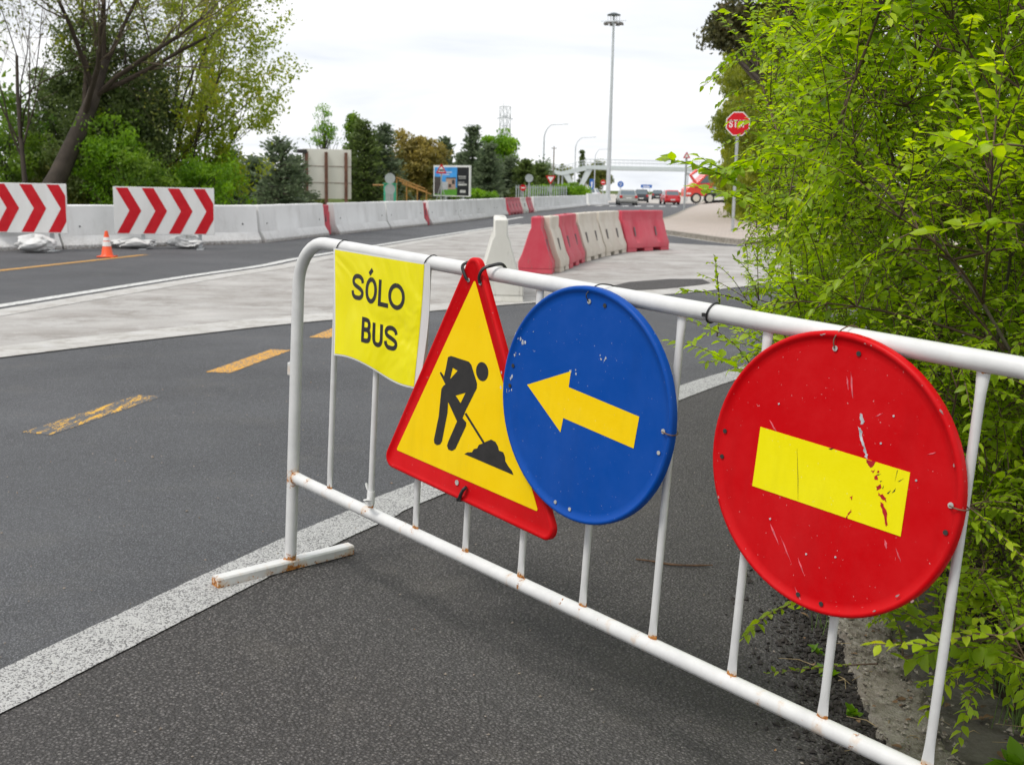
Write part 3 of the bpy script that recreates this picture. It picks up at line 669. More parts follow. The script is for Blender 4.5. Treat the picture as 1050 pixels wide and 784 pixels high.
# ---- ties and wires that hold the signs
def tie(name,label,pts,r,mat,knot=None):
    mb=MB(); P=smooth_line([BP(*p) for p in pts],5); mb.tube(P,r,6)
    if knot is not None: mb.box(BP(*knot),(.009,.011,.008))
    return tag(mb.build(name,mat,smooth=60),label,'cable tie' if 'tie' in name else 'wire')
def loop(u,v,rad,lean=.0,n=18):
    return [(u+lean*sin(q),-rad*cos(q),v+rad*sin(q)) for q in np.linspace(-.9,2*pi-.9,n)]
tie('cable_tie','thin black tie round the top tube at the left corner of the paper notice',loop(.272,VT,.0235,.012),.0016,M['tie_black'])
tie('cable_tie','thin black tie round the top tube at the right corner of the paper notice',loop(.748,VT,.0235,.012),.0016,M['tie_black'])
tie('cable_tie','black cable tie with its knot on the top tube right of the blue disc',loop(1.818,VT,.0235,.006),.0022,M['tie_black'],(1.812,-.026,VT-.004))
tie('cable_tie','broad black tie left of the tip of the triangular works sign',[(.9749,-.043,1.168),(.967,-.047,1.182),(.954,-.046,1.205),(.958,-.03,1.216),(.966,0,1.220),(.966,.024,1.19)],.0045,M['tie_black'])
tie('cable_tie','broad black tie right of the tip of the triangular works sign',[(1.0298,-.043,1.167),(1.031,-.047,1.185),(1.044,-.046,1.207),(1.060,-.03,1.218),(1.073,0,1.222),(1.072,.024,1.19)],.0048,M['tie_black'])
tie('cable_tie','black tie on the lower rim of the triangular works sign',[(1.024,-.043,.578),(1.014,-.048,.565),(1.0,-.046,.540),(.985,-.035,.528),(.985,-.005,.526)],.0055,M['tie_black'],(.988,-.042,.531))
tie('wire_tie','dark wire from the top tube to the top of the blue disc',[(1.479,-.066,1.1756),(1.474,-.068,1.195),(1.482,-.04,1.2165),(1.492,-.01,1.218),(1.498,.018,1.21)],.0017,M['tie_black'])
tie('wire_tie','thin rusty wire tying the blue disc to the upright at its right',[(1.7542,-.068,.906),(1.775,-.069,.904),(1.786,-.060,.903),(1.772,-.03,.902),(1.738,-.010,.903)],.0016,M['wire_rust'])
tie('wire_tie','thin wire from the top tube to the top of the red disc',[(2.1716,-.044,1.1708),(2.170,-.046,1.19),(2.176,-.036,1.208),(2.184,-.01,1.2185),(2.19,.018,1.21)],.0015,M['wire_rust'])
tie('wire_tie','thin rusty wire tying the red disc to the upright at its right',[(2.4617,-.046,.9154),(2.478,-.048,.914),(2.490,-.040,.913),(2.490,-.022,.912),(2.478,-.010,.913)],.0014,M['wire_rust'])
# torn white tape on the second upright
r=np.random.default_rng(4); mb=MB()
P=[BP(.4898,0,v) for v in np.linspace(VB+.025,VB+.075,5)]; mb.tube(P,[.012,.0135,.013,.0135,.012],9)
P=[BP(.492,-.01,.395),BP(.505,-.03,.398),BP(.535,-.045,.405),BP(.553,-.045,.412)]; mb.tube(smooth_line(P,4),[.006]*4+[.009]*4+[.010]*4+[.004],6,flat=[(.35,1)]*13)
P=[BP(.488,.0,.405),BP(.476,-.005,.425),BP(.462,.0,.44)]; mb.tube(smooth_line(P,4),[.006]*4+[.008]*4+[.003],6,flat=[(.3,1)]*9)
tag(mb.build('tape_scrap',M['paper_white'],smooth=60),'scrap of torn white tape knotted round the second upright of the barrier','tape')
# twig on the asphalt
P=[(.50,4.34),(.56,4.33),(.63,4.305),(.72,4.31),(.80,4.33)]
tag(MB().tube(smooth_line([(x,y,zg(x,y)+.012) for x,y in P],4),[.0035]*5+[.0045]*5+[.004]*5+[.0025]*2,6).build('twig',simple('twig_bark',(.10,.055,.03),.9,var=.4,scale=40)),'short brown twig lying on the asphalt between two uprights','twig')
# ================================================================== jersey wall

def jersey_profile(h=.87): return [(-.29,0),(-.29,.075),(-.165,.26),(-.105,h-.02),(-.085,h),(.085,h),(.105,h-.02),(.165,.26),(.29,.075),(.29,0)]
def along(P0,P1): d=np.array(P1)-np.array(P0); return math.atan2(d[1],d[0]), float(np.linalg.norm(d))
t=NT('jersey_stain'); z=t.n.new('ShaderNodeSeparateXYZ'); t.link(t.coord(),z.inputs[0])
low=t.ramp(z.outputs[2],[(.0,1),(.10,.35),(.3,0)]); n=t.noise(3,7,.7,t.coord((1,1,.5))); n2=t.noise(26,5,.7)
col=t.ramp(t.noise(1.3,6,.6),[(.3,(.74,.74,.73)),(.7,(.82,.82,.81))]); col=t.mix(t.ramp(n,[(.5,0),(.8,.38)]),col,(.38,.36,.33))
col=t.mix(t.math('MULTIPLY',low,t.ramp(n2,[(.3,.15),(.6,1)])),col,(.16,.13,.10)); t.bump(n2,.3,.01); M['jersey_concrete']=t.fin(col,.85,0,.25)
def jersey(P0,P1,label,h=.87,gap=.03,name='jersey_barrier'):
    a,L=along(P0,P1); L-=gap
    o=thing(name,label,'barrier',(P0[0],P0[1],0),a,'white concrete barriers along the carriageway')
    pr=jersey_profile(h); r=np.random.default_rng(int(abs(P0[0]*100))); mb=MB(); k=12; rings=[]
    for i in range(k+1):
        e=.012 if i in(0,k) else 0
        x=gap/2+L*i/k
        if i==1: x=gap/2+.02
        if i==k-1: x=gap/2+L-.02
        rings.append([(x,p[0]*(1-e)+r.normal(0,.002),p[1]-(e if p[1]>.8 else 0)+(r.normal(0,.003) if p[1]>.1 else 0)) for p in pr])
    mb.loft(rings); mb.build('block',M['jersey_concrete'],o,smooth=28)
    for x in (.45,L-.42):
        MB().tube([(x,-.16,.44),(x,-.125,.445)],.018,10).build('lifting_socket',M['bolt_dark'],o)
    MB().box((gap/2+L+.001,0,.45),(.012,.07,.6)).build('joint_plate',M['kerb_concrete'],o)
    return o
JP=[(-13.6,18.35),(-9.20,23.2),(-6.12,27.19),(-5.38,31.9)]
JL_lab=['white concrete barrier block behind the left cropped chevron panel','white concrete barrier block behind the orange traffic cone and second chevron panel','white concrete barrier block just before the first red gap filler']
for i in range(3): jersey(JP[i],JP[i+1],JL_lab[i])
jersey((-18.3,13.6),(-13.65,18.3),'white concrete barrier block at the near left end of the wall')
# red plastic filler pieces in two joints
simple('slot_grey',(.16,.15,.15),.7)
def plastic_unit(name,P0,P1,mat,label,group,hgt=.93,base=.57,ribs=2,feet=True):
    a,L=along(P0,P1); o=thing(name,label,'barrier',(P0[0],P0[1],0),a,group); hb=base/2
    mb=MB(); rings=[]
    xs=[0,.03]; per=L/max(1,ribs)
    for k in range(ribs):
        c=per*(k+.5); xs+=[c-.16,c-.10,c-.05,c+.05,c+.10,c+.16]
    xs+=[L-.03,L]; xs=sorted(xs)
    for x in xs:
        d=min(abs(x-per*(k+.5)) for k in range(ribs)); dent=.055 if d<.07 else (.03 if d<.12 else 0)
        e=.012 if x in (0,L) else 0
        prof=[(-hb+e,.09),(-hb+e,.20),(-hb*.80+dent*.8+e,.32),(-.115+dent*.5+e,hgt*.74),(-.085+e,hgt*.80),(-.085+e,hgt-.015-e),(-.065,hgt-e),(.065,hgt-e),(.085-e,hgt-.015-e),(.085-e,hgt*.80),(.115-dent*.5-e,hgt*.74),(hb*.80-dent*.8-e,.32),(hb-e,.20),(hb-e,.09)]
        rings.append([(x,p[0],p[1]) for p in prof])
    mb.loft(rings); mb.build('shell',mat,o,smooth=40,bevel=.006)
    for k in range(ribs):
        c=per*(k+.5); MB().tube([(c,-hb*.66,.36),(c,-hb*.50,.56)],.018,6).build('forklift_slot',M['slot_grey'],o)
    nf=ribs+1
    for k in range(nf):
        w=per*.42; c=min(max(per*k,w/2+.001),L-w/2-.001)
        f=MB(); f.box((c,0,.0495),(w,base-.004,.081),taper=.97); f.build('foot_block',mat,o,bevel=.008)
    MB().tube([(L*.5,-.02,hgt-.004),(L*.5,-.02,hgt+.012)],.03,12).build('filler_cap',mat,o)
    return o
def plastic(name,c,fade):
    t=NT(name); n=t.noise(2.5,7,.7,t.coord((1,1,.6))); z=t.n.new('ShaderNodeSeparateXYZ'); t.link(t.coord(),z.inputs[0])
    col=t.mix(t.ramp(n,[(.35,0),(.75,.7)]),c,fade); col=t.mix(t.ramp(t.noise(7,6,.75,t.coord((2,2,.5))),[(.58,0),(.72,.55)]),col,(.20,.16,.13))
    t.bump(t.noise(30,4),.1,.01); M[name]=t.fin(col,.5,0,.4)
plastic('plastic_red',(.50,.035,.065),(.55,.12,.14)); plastic('plastic_white',(.62,.57,.49),(.42,.36,.28)); plastic('plastic_offwhite',(.66,.65,.60),(.55,.53,.48))
jersey((-5.20,32.6),(-4.30,37.4),'white concrete barrier block just past the first red gap filler'); jersey((-4.28,37.5),(-3.42,41.75),'white concrete barrier block below the two round grey sign backs')
plastic_unit('gap_filler',(-5.40,32.05),(-5.28,32.45),M['plastic_red'],'narrow red plastic piece wedged in the gap left of the rusty billboard posts','red pieces in the concrete wall',.82,.30,1)
plastic_unit('gap_filler',(-3.41,41.8),(-3.32,42.2),M['plastic_red'],'narrow red plastic piece in the wall gap below the bump warning sign','red pieces in the concrete wall',.8,.45,1)
P=[(-3.28,42.3),(-2.44,46.8),(-1.68,51.6),(-1.10,55.9),(-.62,60.0)]
for i,lb in enumerate(['white concrete barrier block below the bump warning sign','white concrete barrier block below the property billboard','white concrete barrier block right of the property billboard','white concrete barrier block just before the red plastic unit in the wall']): jersey(P[i],P[i+1],lb)
plastic_unit('water_barrier',(-.55,60.4),(.16,64.9),M['plastic_red'],'long red plastic unit set in the white concrete wall','red pieces in the concrete wall',.87,.55,4)
plastic_unit('water_barrier',(.22,65.2),(.50,66.6),M['plastic_offwhite'],'short white plastic unit between the two red units in the wall','red pieces in the concrete wall',.87,.55,1)
plastic_unit('water_barrier',(.54,66.8),(.84,68.6),M['plastic_red'],'short red plastic unit further along the white wall','red pieces in the concrete wall',.87,.55,1)
P=[(.95,69.2),(1.86,74.4),(2.85,80.5),(4.0,87.5),(4.95,93.5),(5.9,99.5)]
for i,lb in enumerate(['first far white barrier block past the red units','far white barrier block beneath the pale lamp column','far white barrier block beneath the yield sign','far white barrier block left of the blue far sign','last far white barrier block before the angled end block']): jersey(P[i],P[i+1],lb,.9)
jersey((6.2,101.5),(8.3,106.5),'angled end block closing the far end of the white wall',1.05)
# ================================================================== red and white row on the island
RG='red and white plastic barriers in the row on the island'
plastic_unit('water_barrier',(.34,18.85),(.40,19.35),M['plastic_red'],'red plastic barrier seen end on at the near end of the row',RG,.93,.57,1)
plastic_unit('water_barrier',(.50,19.28),(.68,20.2),M['plastic_white'],'short dirty white plastic barrier second in the row',RG,.93,.57,1)
plastic_unit('water_barrier',(.70,20.27),(1.08,22.25),M['plastic_red'],'red plastic barrier with two grooves between dirty white ones',RG,.93,.57,2)
plastic_unit('water_barrier',(1.13,22.32),(1.62,24.2),M['plastic_white'],'dirty white plastic barrier right after the grooved red one',RG,.93,.57,2)
plastic_unit('water_barrier',(1.66,24.28),(2.24,26.05),M['plastic_white'],'dirty white plastic barrier adjoining the far red one',RG,.93,.57,2)
plastic_unit('water_barrier',(2.32,26.2),(3.45,27.75),M['plastic_red'],'broad red plastic barrier at the far end of the row',RG,.93,.57,2)
plastic_unit('water_barrier',(-.17,14.02),(-.215,16.0),M['plastic_offwhite'],'pale white plastic barrier standing alone nearest the steel barrier',None,1.01,.58,2)
# ================================================================== chevron panels, sandbags, cone
dirty('panel_white',(.72,.72,.71),(.42,.40,.37),.35,.5,2.5)
signpaint('panel_red',(.50,.012,.020),(.55,.2,.2),.70,.4,14,.35)
def chevron_panel(xl,yl,xr,yr,z0,z1,label,nchev,first,posts,pitch):
    a,L=along((xl,yl),(xr,yr)); o=thing('chevron_panel',label,'road sign',(xl,yl,0),a,'chevron panels beside the wall'); h=z1-z0
    mb=MB(); mb.box((L/2,0,(z0+z1)/2),(L,.035,h)); mb.build('board',M['panel_white'],o,bevel=.006)
    zm=(z0+z1)/2; wch=pitch*.46; lean=pitch*.50
    for k in range(nchev):
        x=first+k*pitch; pts=[(x,z1-.02),(x+wch,z1-.02),(x+wch+lean,zm),(x+wch,z0+.02),(x,z0+.02),(x+lean,zm)]
        # clip at the panel ends
        def clip(pts,xm,sgn):
            out=[]
            for i in range(len(pts)):
                p,q=pts[i],pts[(i+1)%len(pts)]; pi_,qi=sgn*(p[0]-xm)>=0,sgn*(q[0]-xm)>=0
                if pi_: out.append(p)
                if pi_!=qi:
                    s=(xm-p[0])/(q[0]-p[0]); out.append((xm,p[1]+s*(q[1]-p[1])))
            return out
        pts=clip(clip(pts,.02,1),L-.02,-1)
        if len(pts)>2: fill2d('chevron',[pts],-.0195,.002,M['panel_red'],o)
    for x in posts:
        mb=MB(); mb.box((x,.05,(z1)/2),(.07,.06,z1-.04)); mb.build('post',M['zinc'],o)
        mb=MB(); mb.box((x,.05,.006),(.14,.7,.010)); mb.build('base_plate',M['zinc'],o)
    return o
def c_at(px,py,Y): return AT(px,py,Y)
Y=23.6; A=AT(117.6,240,Y); Bp=AT(220.4,238,Y+.45); zt=AT(117.6,191.2,Y)[2]; zb=A[2]
chevron_panel(A[0],A[1],Bp[0],Bp[1],zb,zt,'complete red and white chevron panel right of the traffic cone',4,.05,[.55,1.68],.505)
Y=22.3; A=AT(-31,240,Y-.2); Bp=AT(70,239.5,Y); zt=AT(70,188.6,Y)[2]; zb=Bp[2]
chevron_panel(A[0],A[1],Bp[0],Bp[1],zb,zt,'red and white chevron panel cut off at the left of the view',4,-.04,[.35,1.50],.498)
def sandbag(x,y,rz,lx,ly,lz,label,seed):
    r=np.random.default_rng(seed); mb=MB(); nu,nv=40,20; ph=r.uniform(0,6,8); vs=[]
    for j in range(nv+1):
        t_=pi*j/nv
        for i in range(nu):
            q=2*pi*i/nu; sx=math.copysign(abs(cos(q))**.75,cos(q)); sy=math.copysign(abs(sin(q))**.75,sin(q))
            w=1+.14*sin(3*q+ph[0]+3*cos(t_*2))+.12*abs(sin(4*q+ph[1]+4*t_))-.10*abs(sin(6*q+ph[2]-5*t_))+r.normal(0,.025)
            vs.append((lx*sx*sin(t_)*w,ly*sy*sin(t_)*w,max(.0,lz*(1+cos(t_))/2*(1+.15*sin(4*q+ph[3])))))
    mb.add(vs,[(j*nu+i,(j+1)*nu+i,(j+1)*nu+(i+1)%nu,j*nu+(i+1)%nu) for j in range(nv) for i in range(nu)])
    o=mb.build('sandbag',M['bag_white'],smooth=60); o.location=(x,y,.012); o.rotation_euler=(0,0,rz)
    return tag(o,label,'sandbag','white sandbags on the chevron panel feet')
dirty('bag_white',(.66,.66,.65),(.35,.33,.30),.5,.6,9)
g=G(47,258.5); sandbag(g[0]-.12,g[1]-.2,.2,.34,.22,.30,'crumpled white sandbag at the foot of the cropped chevron panel',1)
g=G(142,254.2); sandbag(g[0],g[1]-.25,.0,.42,.24,.20,'flat white sandbag under the left post of the complete chevron panel',2)
g=G(197,254.2); sandbag(g[0]-.03,g[1]-.3,.1,.36,.24,.24,'round white sandbag under the right post of the complete chevron panel',3)
t=NT('cone_orange'); M['cone_orange']=t.fin((.80,.085,.012),.4,0,.5); simple('cone_white',(.75,.75,.73),.4,var=.06)
g=G(110,263.9); cone=thing('traffic_cone','small orange traffic cone with white bands on the yellow line','cone',(g[0],g[1],.002))
MB().box((0,0,.0155),(.29,.29,.025)).build('base',M['cone_orange'],cone,bevel=.008)
k=lambda z:.105-(.105-.028)*(z-.03)/.44
MB().lathe([(k(.0285)+.015,.0285),(k(.05),.05),(k(.47),.47),(k(.47)-.012,.474)],28).build('body',M['cone_orange'],cone)
for z0,z1 in ((.20,.285),(.30,.36)): MB().lathe([(k(z0)+.001,z0),(k(z0)+.003,z0+.001),(k(z1)+.003,z1-.001),(k(z1)+.001,z1)],28).build('reflective_band',M['cone_white'],cone)
# ================================================================== road signs far away
def pole(o,h,r=.038,x=0,y=.0,name='post'): return MB().tube([(x,y,-.4),(x,y,h)],r,10).build(name,M['zinc'],o)
def sdisc(o,R,z,mat,y=-.06,name='face',th=.01): return MB().lathe([(R-.008,.012),(R,.006),(R-.004,-.002),(R-.03,.0),(.01,.0)],36,(0,y,z),'y').build(name,mat,o)
signpaint('flat_red',(.55,.012,.02),(.5,.2,.2),.78); simple('flat_white',(.78,.78,.77),.4,var=.04); simple('flat_blue',(.015,.11,.42),.4,var=.1); simple('sign_back',(.40,.43,.44),.45,.3,var=.12,scale=3)
def face_to(x,y): return math.atan2(y,x)-pi/2
# stop sign
p=G(751,237.5,.14); st=thing('stop_sign','octagonal red STOP sign on a grey post at the pavement edge','road sign',p,face_to(p[0],p[1]))
zc=AT(750.5,127,p[1])[2]-.14; Ro=.40
MB().tube([(0,.03,-.05),(0,.03,zc+.35)],.05,12).build('post',M['zinc'],st)
octo=[(Ro*cos(pi/8+k*pi/4),zc+Ro*sin(pi/8+k*pi/4)) for k in range(8)]
mb=MB(); mb.prism(octo,-.045,-.03,'xz'); mb.build('plate',M['flat_white'],st)
oi=[(.93*a,zc+(b-zc)*.93) for a,b in octo]; fill2d('red_field',[oi],-.0465,.002,M['flat_red'],st)
x=-.28; hh=.23
for ch in 'STOP':
    strokes(glyph(ch,x,zc-hh/2,.122,hh,.032),.032,-.0495,.001).build('letter',M['flat_white'],st,smooth=0,fixn=False); x+=.144
MB().box((0,-.01,zc),(.12,.035,.05)).build('bracket',M['zinc'],st)
# second thin post of an oval sign further along the pavement
p=G(701.5,215.5,.14); o=thing('sign_post','thin grey post with a small warning sign on the pavement beside the red car','road sign',(p[0],p[1],.14),0)
MB().tube([(0,0,-.05),(0,0,3.75)],.07,10).build('post',M['zinc'],o)
mb=MB(); mb.prism(rnd_corner([(-.26,3.45),(.26,3.45),(0,3.9)],.04,4),-.10,-.08,'xz'); mb.build('plate',M['flat_red'],o)
fill2d('face',[rnd_corner([(-.15,3.51),(.15,3.51),(0,3.77)],.02,4)],-.102,.002,M['flat_white'],o)
p=AT(704.5,200,150); o=thing('sign_post','second thin post on the pavement left of the red lorry','post',(p[0],p[1],.14)); MB().tube([(0,0,-.05),(0,0,3.6)],.06,8).build('post',M['zinc'],o); MB().box((0,-.03,3.5),(.5,.05,.3)).build('plate',M['sign_back'],o)
# bump warning triangle
Yb=78; p=AT(452.3,205,Yb); o=thing('warning_sign','triangular warning sign with a bump symbol in front of the property billboard','road sign',(p[0],p[1],-.03)); zt=AT(452,167.4,Yb)[2]+.03; zb=AT(452,178,Yb)[2]+.03
pole(o,zb+.4,.05); hw=(zt-zb)*.56
mb=MB(); mb.prism(rnd_corner([(-hw,zb),(hw,zb),(0,zt)],.05,5),-.08,-.06,'xz'); mb.build('rim',M['flat_red'],o)
fill2d('face',[rnd_corner([(-hw*.68,zb+.11),(hw*.68,zb+.11),(0,zt-.2)],.03,4)],-.082,.002,M['flat_white'],o)
fill2d('bump_symbol',[[(-.26,zb+.16),(.26,zb+.16),(.2,zb+.2),(.1,zb+.27),(0,zb+.29),(-.1,zb+.27),(-.2,zb+.2)]],-.085,.002,M['ink_black'],o)
for s in (-1,1): MB().tube([(0,.02,1.6),(s*.42,.02,.2)],.03,6).build('brace',M['zinc'],o)
def sign_round(px,py,Yd,R,face,label,cat='road sign',extra=None,group=None,z0=-.03,bar=False,rr=.05):
    p=AT(px,py,Yd); o=thing('road_sign',label,cat,(p[0],p[1],z0),0,group); z=p[2]-z0
    MB().tube([(0,0,-.3),(0,0,z+R*.6)],rr,8).build('post',M['zinc'],o); sdisc(o,R,z,face)
    if bar: fill2d('bar',[[(-R*.68,z-R*.16),(R*.68,z-R*.16),(R*.68,z+R*.16),(-R*.68,z+R*.16)]],-.0635,.003,M['flat_white'],o)
    return o,z
o,z=sign_round(400,183,72,.32,M['sign_back'],'two round grey sign backs one above the other on a post behind the wall')
sdisc(o,.32,z-.66,M['sign_back'])
sign_round(542.6,182.8,84,.29,M['sign_back'],'single round grey sign back behind the far white wall')
sign_round(536.2,192.6,90,.24,M['flat_red'],'small no entry sign low behind the far white wall',bar=True)
o,z=sign_round(618.4,187,165,.36,M['flat_red'],'far no entry sign just left of the tall mast',bar=True,rr=.06)
o,z=sign_round(636.3,189,170,.45,M['flat_blue'],'round blue sign above the silver car',rr=.07)
for q in (0,2.1,4.2): fill2d('white_arrow',[[(.2*cos(q+a)*s,z+.2*sin(q+a)*s) for a,s in ((-.5,1),(.5,1),(.75,1.35),(1.1,.9),(.8,.6),(.5,.7),(-.4,.7))]],-.0635,.003,M['flat_white'],o)
p=AT(606.7,190,140); o=thing('road_sign','upright blue oblong sign left of the tall mast','road sign',(p[0],p[1],-.03)); z=p[2]+.03
MB().tube([(0,0,-.3),(0,0,z)],.06,8).build('post',M['zinc'],o); MB().box((0,-.08,z+.1),(.52,.03,1.25)).build('plate',M['flat_blue'],o,bevel=.01); fill2d('white_arrow',[[(-.06,z-.3),(.06,z-.3),(.06,z+.2),(.16,z+.2),(0,z+.5),(-.16,z+.2),(-.06,z+.2)]],-.0975,.003,M['flat_white'],o)
p=AT(564.6,184,112); o=thing('yield_sign','inverted triangular yield sign by the lamp column','road sign',(p[0],p[1],-.03)); z=p[2]+.03
MB().tube([(0,0,-.3),(0,0,z+.3)],.05,8).build('post',M['zinc'],o)
mb=MB(); mb.prism(rnd_corner([(-.5,z+.35),(0,z-.5),(.5,z+.35)],.05,4),-.08,-.06,'xz'); mb.build('rim',M['flat_red'],o); fill2d('face',[rnd_corner([(-.30,z+.24),(0,z-.27),(.30,z+.24)],.03,4)],-.082,.002,M['flat_white'],o)
MB().box((0,-.07,z-.95),(.42,.03,.5)).build('lower_plate',M['sign_back'],o)
p=AT(662.8,191,210); o=thing('direction_board','small blue and white direction board between the two cars','road sign',(p[0],p[1],0)); z=p[2]
for s in(-1,1): MB().tube([(s*.6,0,-.3),(s*.6,0,z)],.05,6).build('post',M['zinc'],o)
MB().box((0,-.06,z),(2.0,.05,.55)).build('plate',M['flat_blue'],o); MB().box((0,-.09,z-.05),(1.2,.01,.16)).build('white_strip',M['flat_white'],o)
# ================================================================== lamps and mast
simple('lamp_grey',(.52,.55,.57),.5,.2,var=.08,scale=1)
def lamp(px,py,Yd,ztop,arm,label):
    p=AT(px,py,Yd); o=thing('street_lamp',label,'street lamp',(p[0],p[1],-.03),0,'curved arm street lamps')
    P=[(0,0,-.1),(0,0,ztop*.45),(0,0,ztop*.80)]+[(arm*(1-cos(q))*.55,0,ztop*.80+ztop*.2*sin(q)) for q in np.linspace(.25,1.4,6)]+[(arm,0,ztop+.02)]
    MB().tube(smooth_line(P,4),list(np.linspace(.11,.045,(len(P)-1)*4+1)),8).build('column',M['lamp_grey'],o)
    MB().loft([[(arm-.1,-.1,ztop-.02),(arm-.1,.1,ztop-.02),(arm-.1,.05,ztop+.09),(arm-.1,-.05,ztop+.09)],[(arm+.4,-.15,ztop),(arm+.4,.15,ztop),(arm+.4,.08,ztop+.16),(arm+.4,-.08,ztop+.16)],[(arm+.8,-.06,ztop+.03),(arm+.8,.06,ztop+.03),(arm+.8,.04,ztop+.09),(arm+.8,-.04,ztop+.09)]]).build('lantern',M['lamp_grey'],o,smooth=60)
lamp(556.5,203,150,9.5,2.3,'nearer curved arm lamp column left of the footbridge'); lamp(588.7,203,185,9.5,2.5,'middle curved arm lamp column before the footbridge support'); lamp(609,203,235,9.4,2.0,'farthest faint lamp column close left of the tall mast')
Ym=150; p=AT(623.2,205.4,Ym); mast=thing('floodlight_mast','very tall grey mast with a ring of floodlights under a small roof','mast',(p[0],p[1],0)); zt=AT(622.5,15,Ym)[2]
MB().tube([(0,0,-.2),(0,0,2),(0,0,zt*.6),(0,0,zt)],[.30,.28,.19,.13],14).build('shaft',M['lamp_grey'],mast)
MB().tube([(0,0,0),(0,0,.5)],.42,12).build('base_collar',M['lamp_grey'],mast)
MB().lathe([(.85,zt-.10),(.85,zt-.02),(.3,zt+.2),(.05,zt+.25)],16).build('cap_roof',simple('mast_cap',(.10,.12,.13),.6,.2),mast)
zr=zt-.95; mb=MB(); mb.tube([(1.0*cos(a),1.0*sin(a),zr) for a in np.linspace(0,2*pi,25)],.05,6)
for a in np.linspace(0,2*pi,6,endpoint=False): mb.tube([(0,0,zr),(1.0*cos(a),1.0*sin(a),zr)],.035,5); mb.tube([(.7*cos(a),.7*sin(a),zr),(.75*cos(a),.75*sin(a),zt-.1)],.025,5)
mb.build('ring',M['lamp_grey'],mast)
for a in np.linspace(.2,2*pi+.2,8,endpoint=False):
    MB().box((1.05*cos(a),1.05*sin(a),zr-.16),(.45,.42,.24),rz=a,taper=.8).build('floodlight',simple('flood_case',(.16,.15,.14),.6,.2) if 'flood_case' not in M else M['flood_case'],mast)
MB().tube([(-1.6,0,zr+.1),(1.6,0,zr+.25)],.03,5).build('aerial',M['lamp_grey'],mast)
# thin wooden pole
p=AT(566.8,203,190); o=thing('utility_pole','bare wooden utility pole right of the nearer curved lamp','pole',(p[0],p[1],-.03)); MB().tube([(0,0,-.3),(0,0,8.2)],[.14,.09],8).build('shaft',simple('pole_wood',(.16,.13,.10),.9,var=.3),o); MB().box((0,0,7.9),(.9,.08,.1)).build('cross_arm',M['pole_wood'],o)
# lattice pylons
def pylon(px,Yd,ztop,w0,w1,label):
    p=AT(px,200,Yd); o=thing('lattice_pylon',label,'pylon',(p[0],p[1],-.4),.5,'pylons on the skyline'); n=9; mb=MB(); zz=np.linspace(0,ztop,n+1)
    W=lambda z:w0+(w1-w0)*min(1,z/(ztop*.55))
    for s,q in ((-1,-1),(1,-1),(1,1),(-1,1)): mb.tube([(s*W(z)/2,q*W(z)/2,z) for z in zz],.14,5)
    mb.build('legs',M['lamp_grey'],o); mb=MB()
    for i in range(n):
        a,b=W(zz[i])/2,W(zz[i+1])/2
        for (s,q),(s2,q2) in (((-1,-1),(1,-1)),((1,-1),(1,1)),((1,1),(-1,1)),((-1,1),(-1,-1))):
            mb.tube([(s*a,q*a,zz[i]),(s2*b,q2*b,zz[i+1])],.07,4); mb.tube([(s2*a,q2*a,zz[i]),(s*b,q*b,zz[i+1])],.07,4); mb.tube([(s*b,q*b,zz[i+1]),(s2*b,q2*b,zz[i+1])],.08,4)
    mb.build('bracing',M['lamp_grey'],o)
    for z in (ztop*.86,ztop*.68): MB().tube([(-w1*1.1,0,z),(0,0,z+.5),(w1*1.1,0,z)],.18,5).build('cross_arm',M['lamp_grey'],o)
    MB().tube([(-w1/2,-w1/2,ztop),(-w1/2,-w1/2,ztop+2)],.08,4).build('spike',M['lamp_grey'],o)
pylon(516.5,400,29,4.5,2.7,'larger grey lattice pylon above the pale green tree'); pylon(481.5,520,29,4.2,2.8,'smaller distant lattice pylon above the dark conifers')
# ================================================================== billboards
dirty('board_back',(.80,.78,.71),(.60,.57,.50),.5,.7,.6); simple('rusty_steel',(.16,.075,.05),.85,var=.4,scale=5)
Yb=62; A=AT(311,203.5,Yb); Bp=AT(360.5,203.5,Yb+1.0); ztp=AT(335,153,Yb+.5)[2]; zbt=A[2]; a,L=along(A,Bp)
o=thing('billboard','blank back of a white billboard on three rusty posts','billboard',(A[0],A[1],-.03),a)
MB().box((L/2,.1,(ztp+zbt)/2+.03),(L,.10,ztp-zbt)).build('panel',M['board_back'],o,bevel=.01)
for k in range(1,3): MB().box((L/2,.042,zbt+(ztp-zbt)*k/3),(L,.012,.03)).build('seam',M['rusty_steel'],o)
for x in (.18,L*.47,L*.88): MB().box((x,-.06,(ztp)/2-.1),(.14,.16,ztp-.05)).build('post',M['rusty_steel'],o)
MB().box((-.05,0,ztp-.12),(.5,.3,.2)).build('lamp_box',M['bolt_dark'],o)
Yb=84; A=AT(444.8,199.5,Yb); Bp=AT(480,198.5,Yb-2.4); ztp=AT(444.8,171,Yb)[2]; zbt=A[2]; a,L=along(A,Bp); Hh=ztp-zbt
o=thing('billboard','blue and black property billboard with a picture of a house','billboard',(A[0],A[1],-.03),a)
MB().box((L/2,.12,(ztp+zbt)/2+.03),(L+.2,.12,Hh+.2)).build('frame',M['flat_white'],o)
def rect(x0,x1,z0,z1): return [(x0*L,zbt+z0*Hh),(x1*L,zbt+z0*Hh),(x1*L,zbt+z1*Hh),(x0*L,zbt+z1*Hh)]
simple('print_sky',(.05,.30,.72),.4,var=.25,scale=1.2); simple('print_black',(.02,.02,.024),.4); simple('print_lawn',(.10,.30,.03),.5); simple('print_wall',(.42,.30,.24),.5); simple('print_grey',(.45,.47,.50),.5); simple('print_dark',(.06,.05,.05),.5)
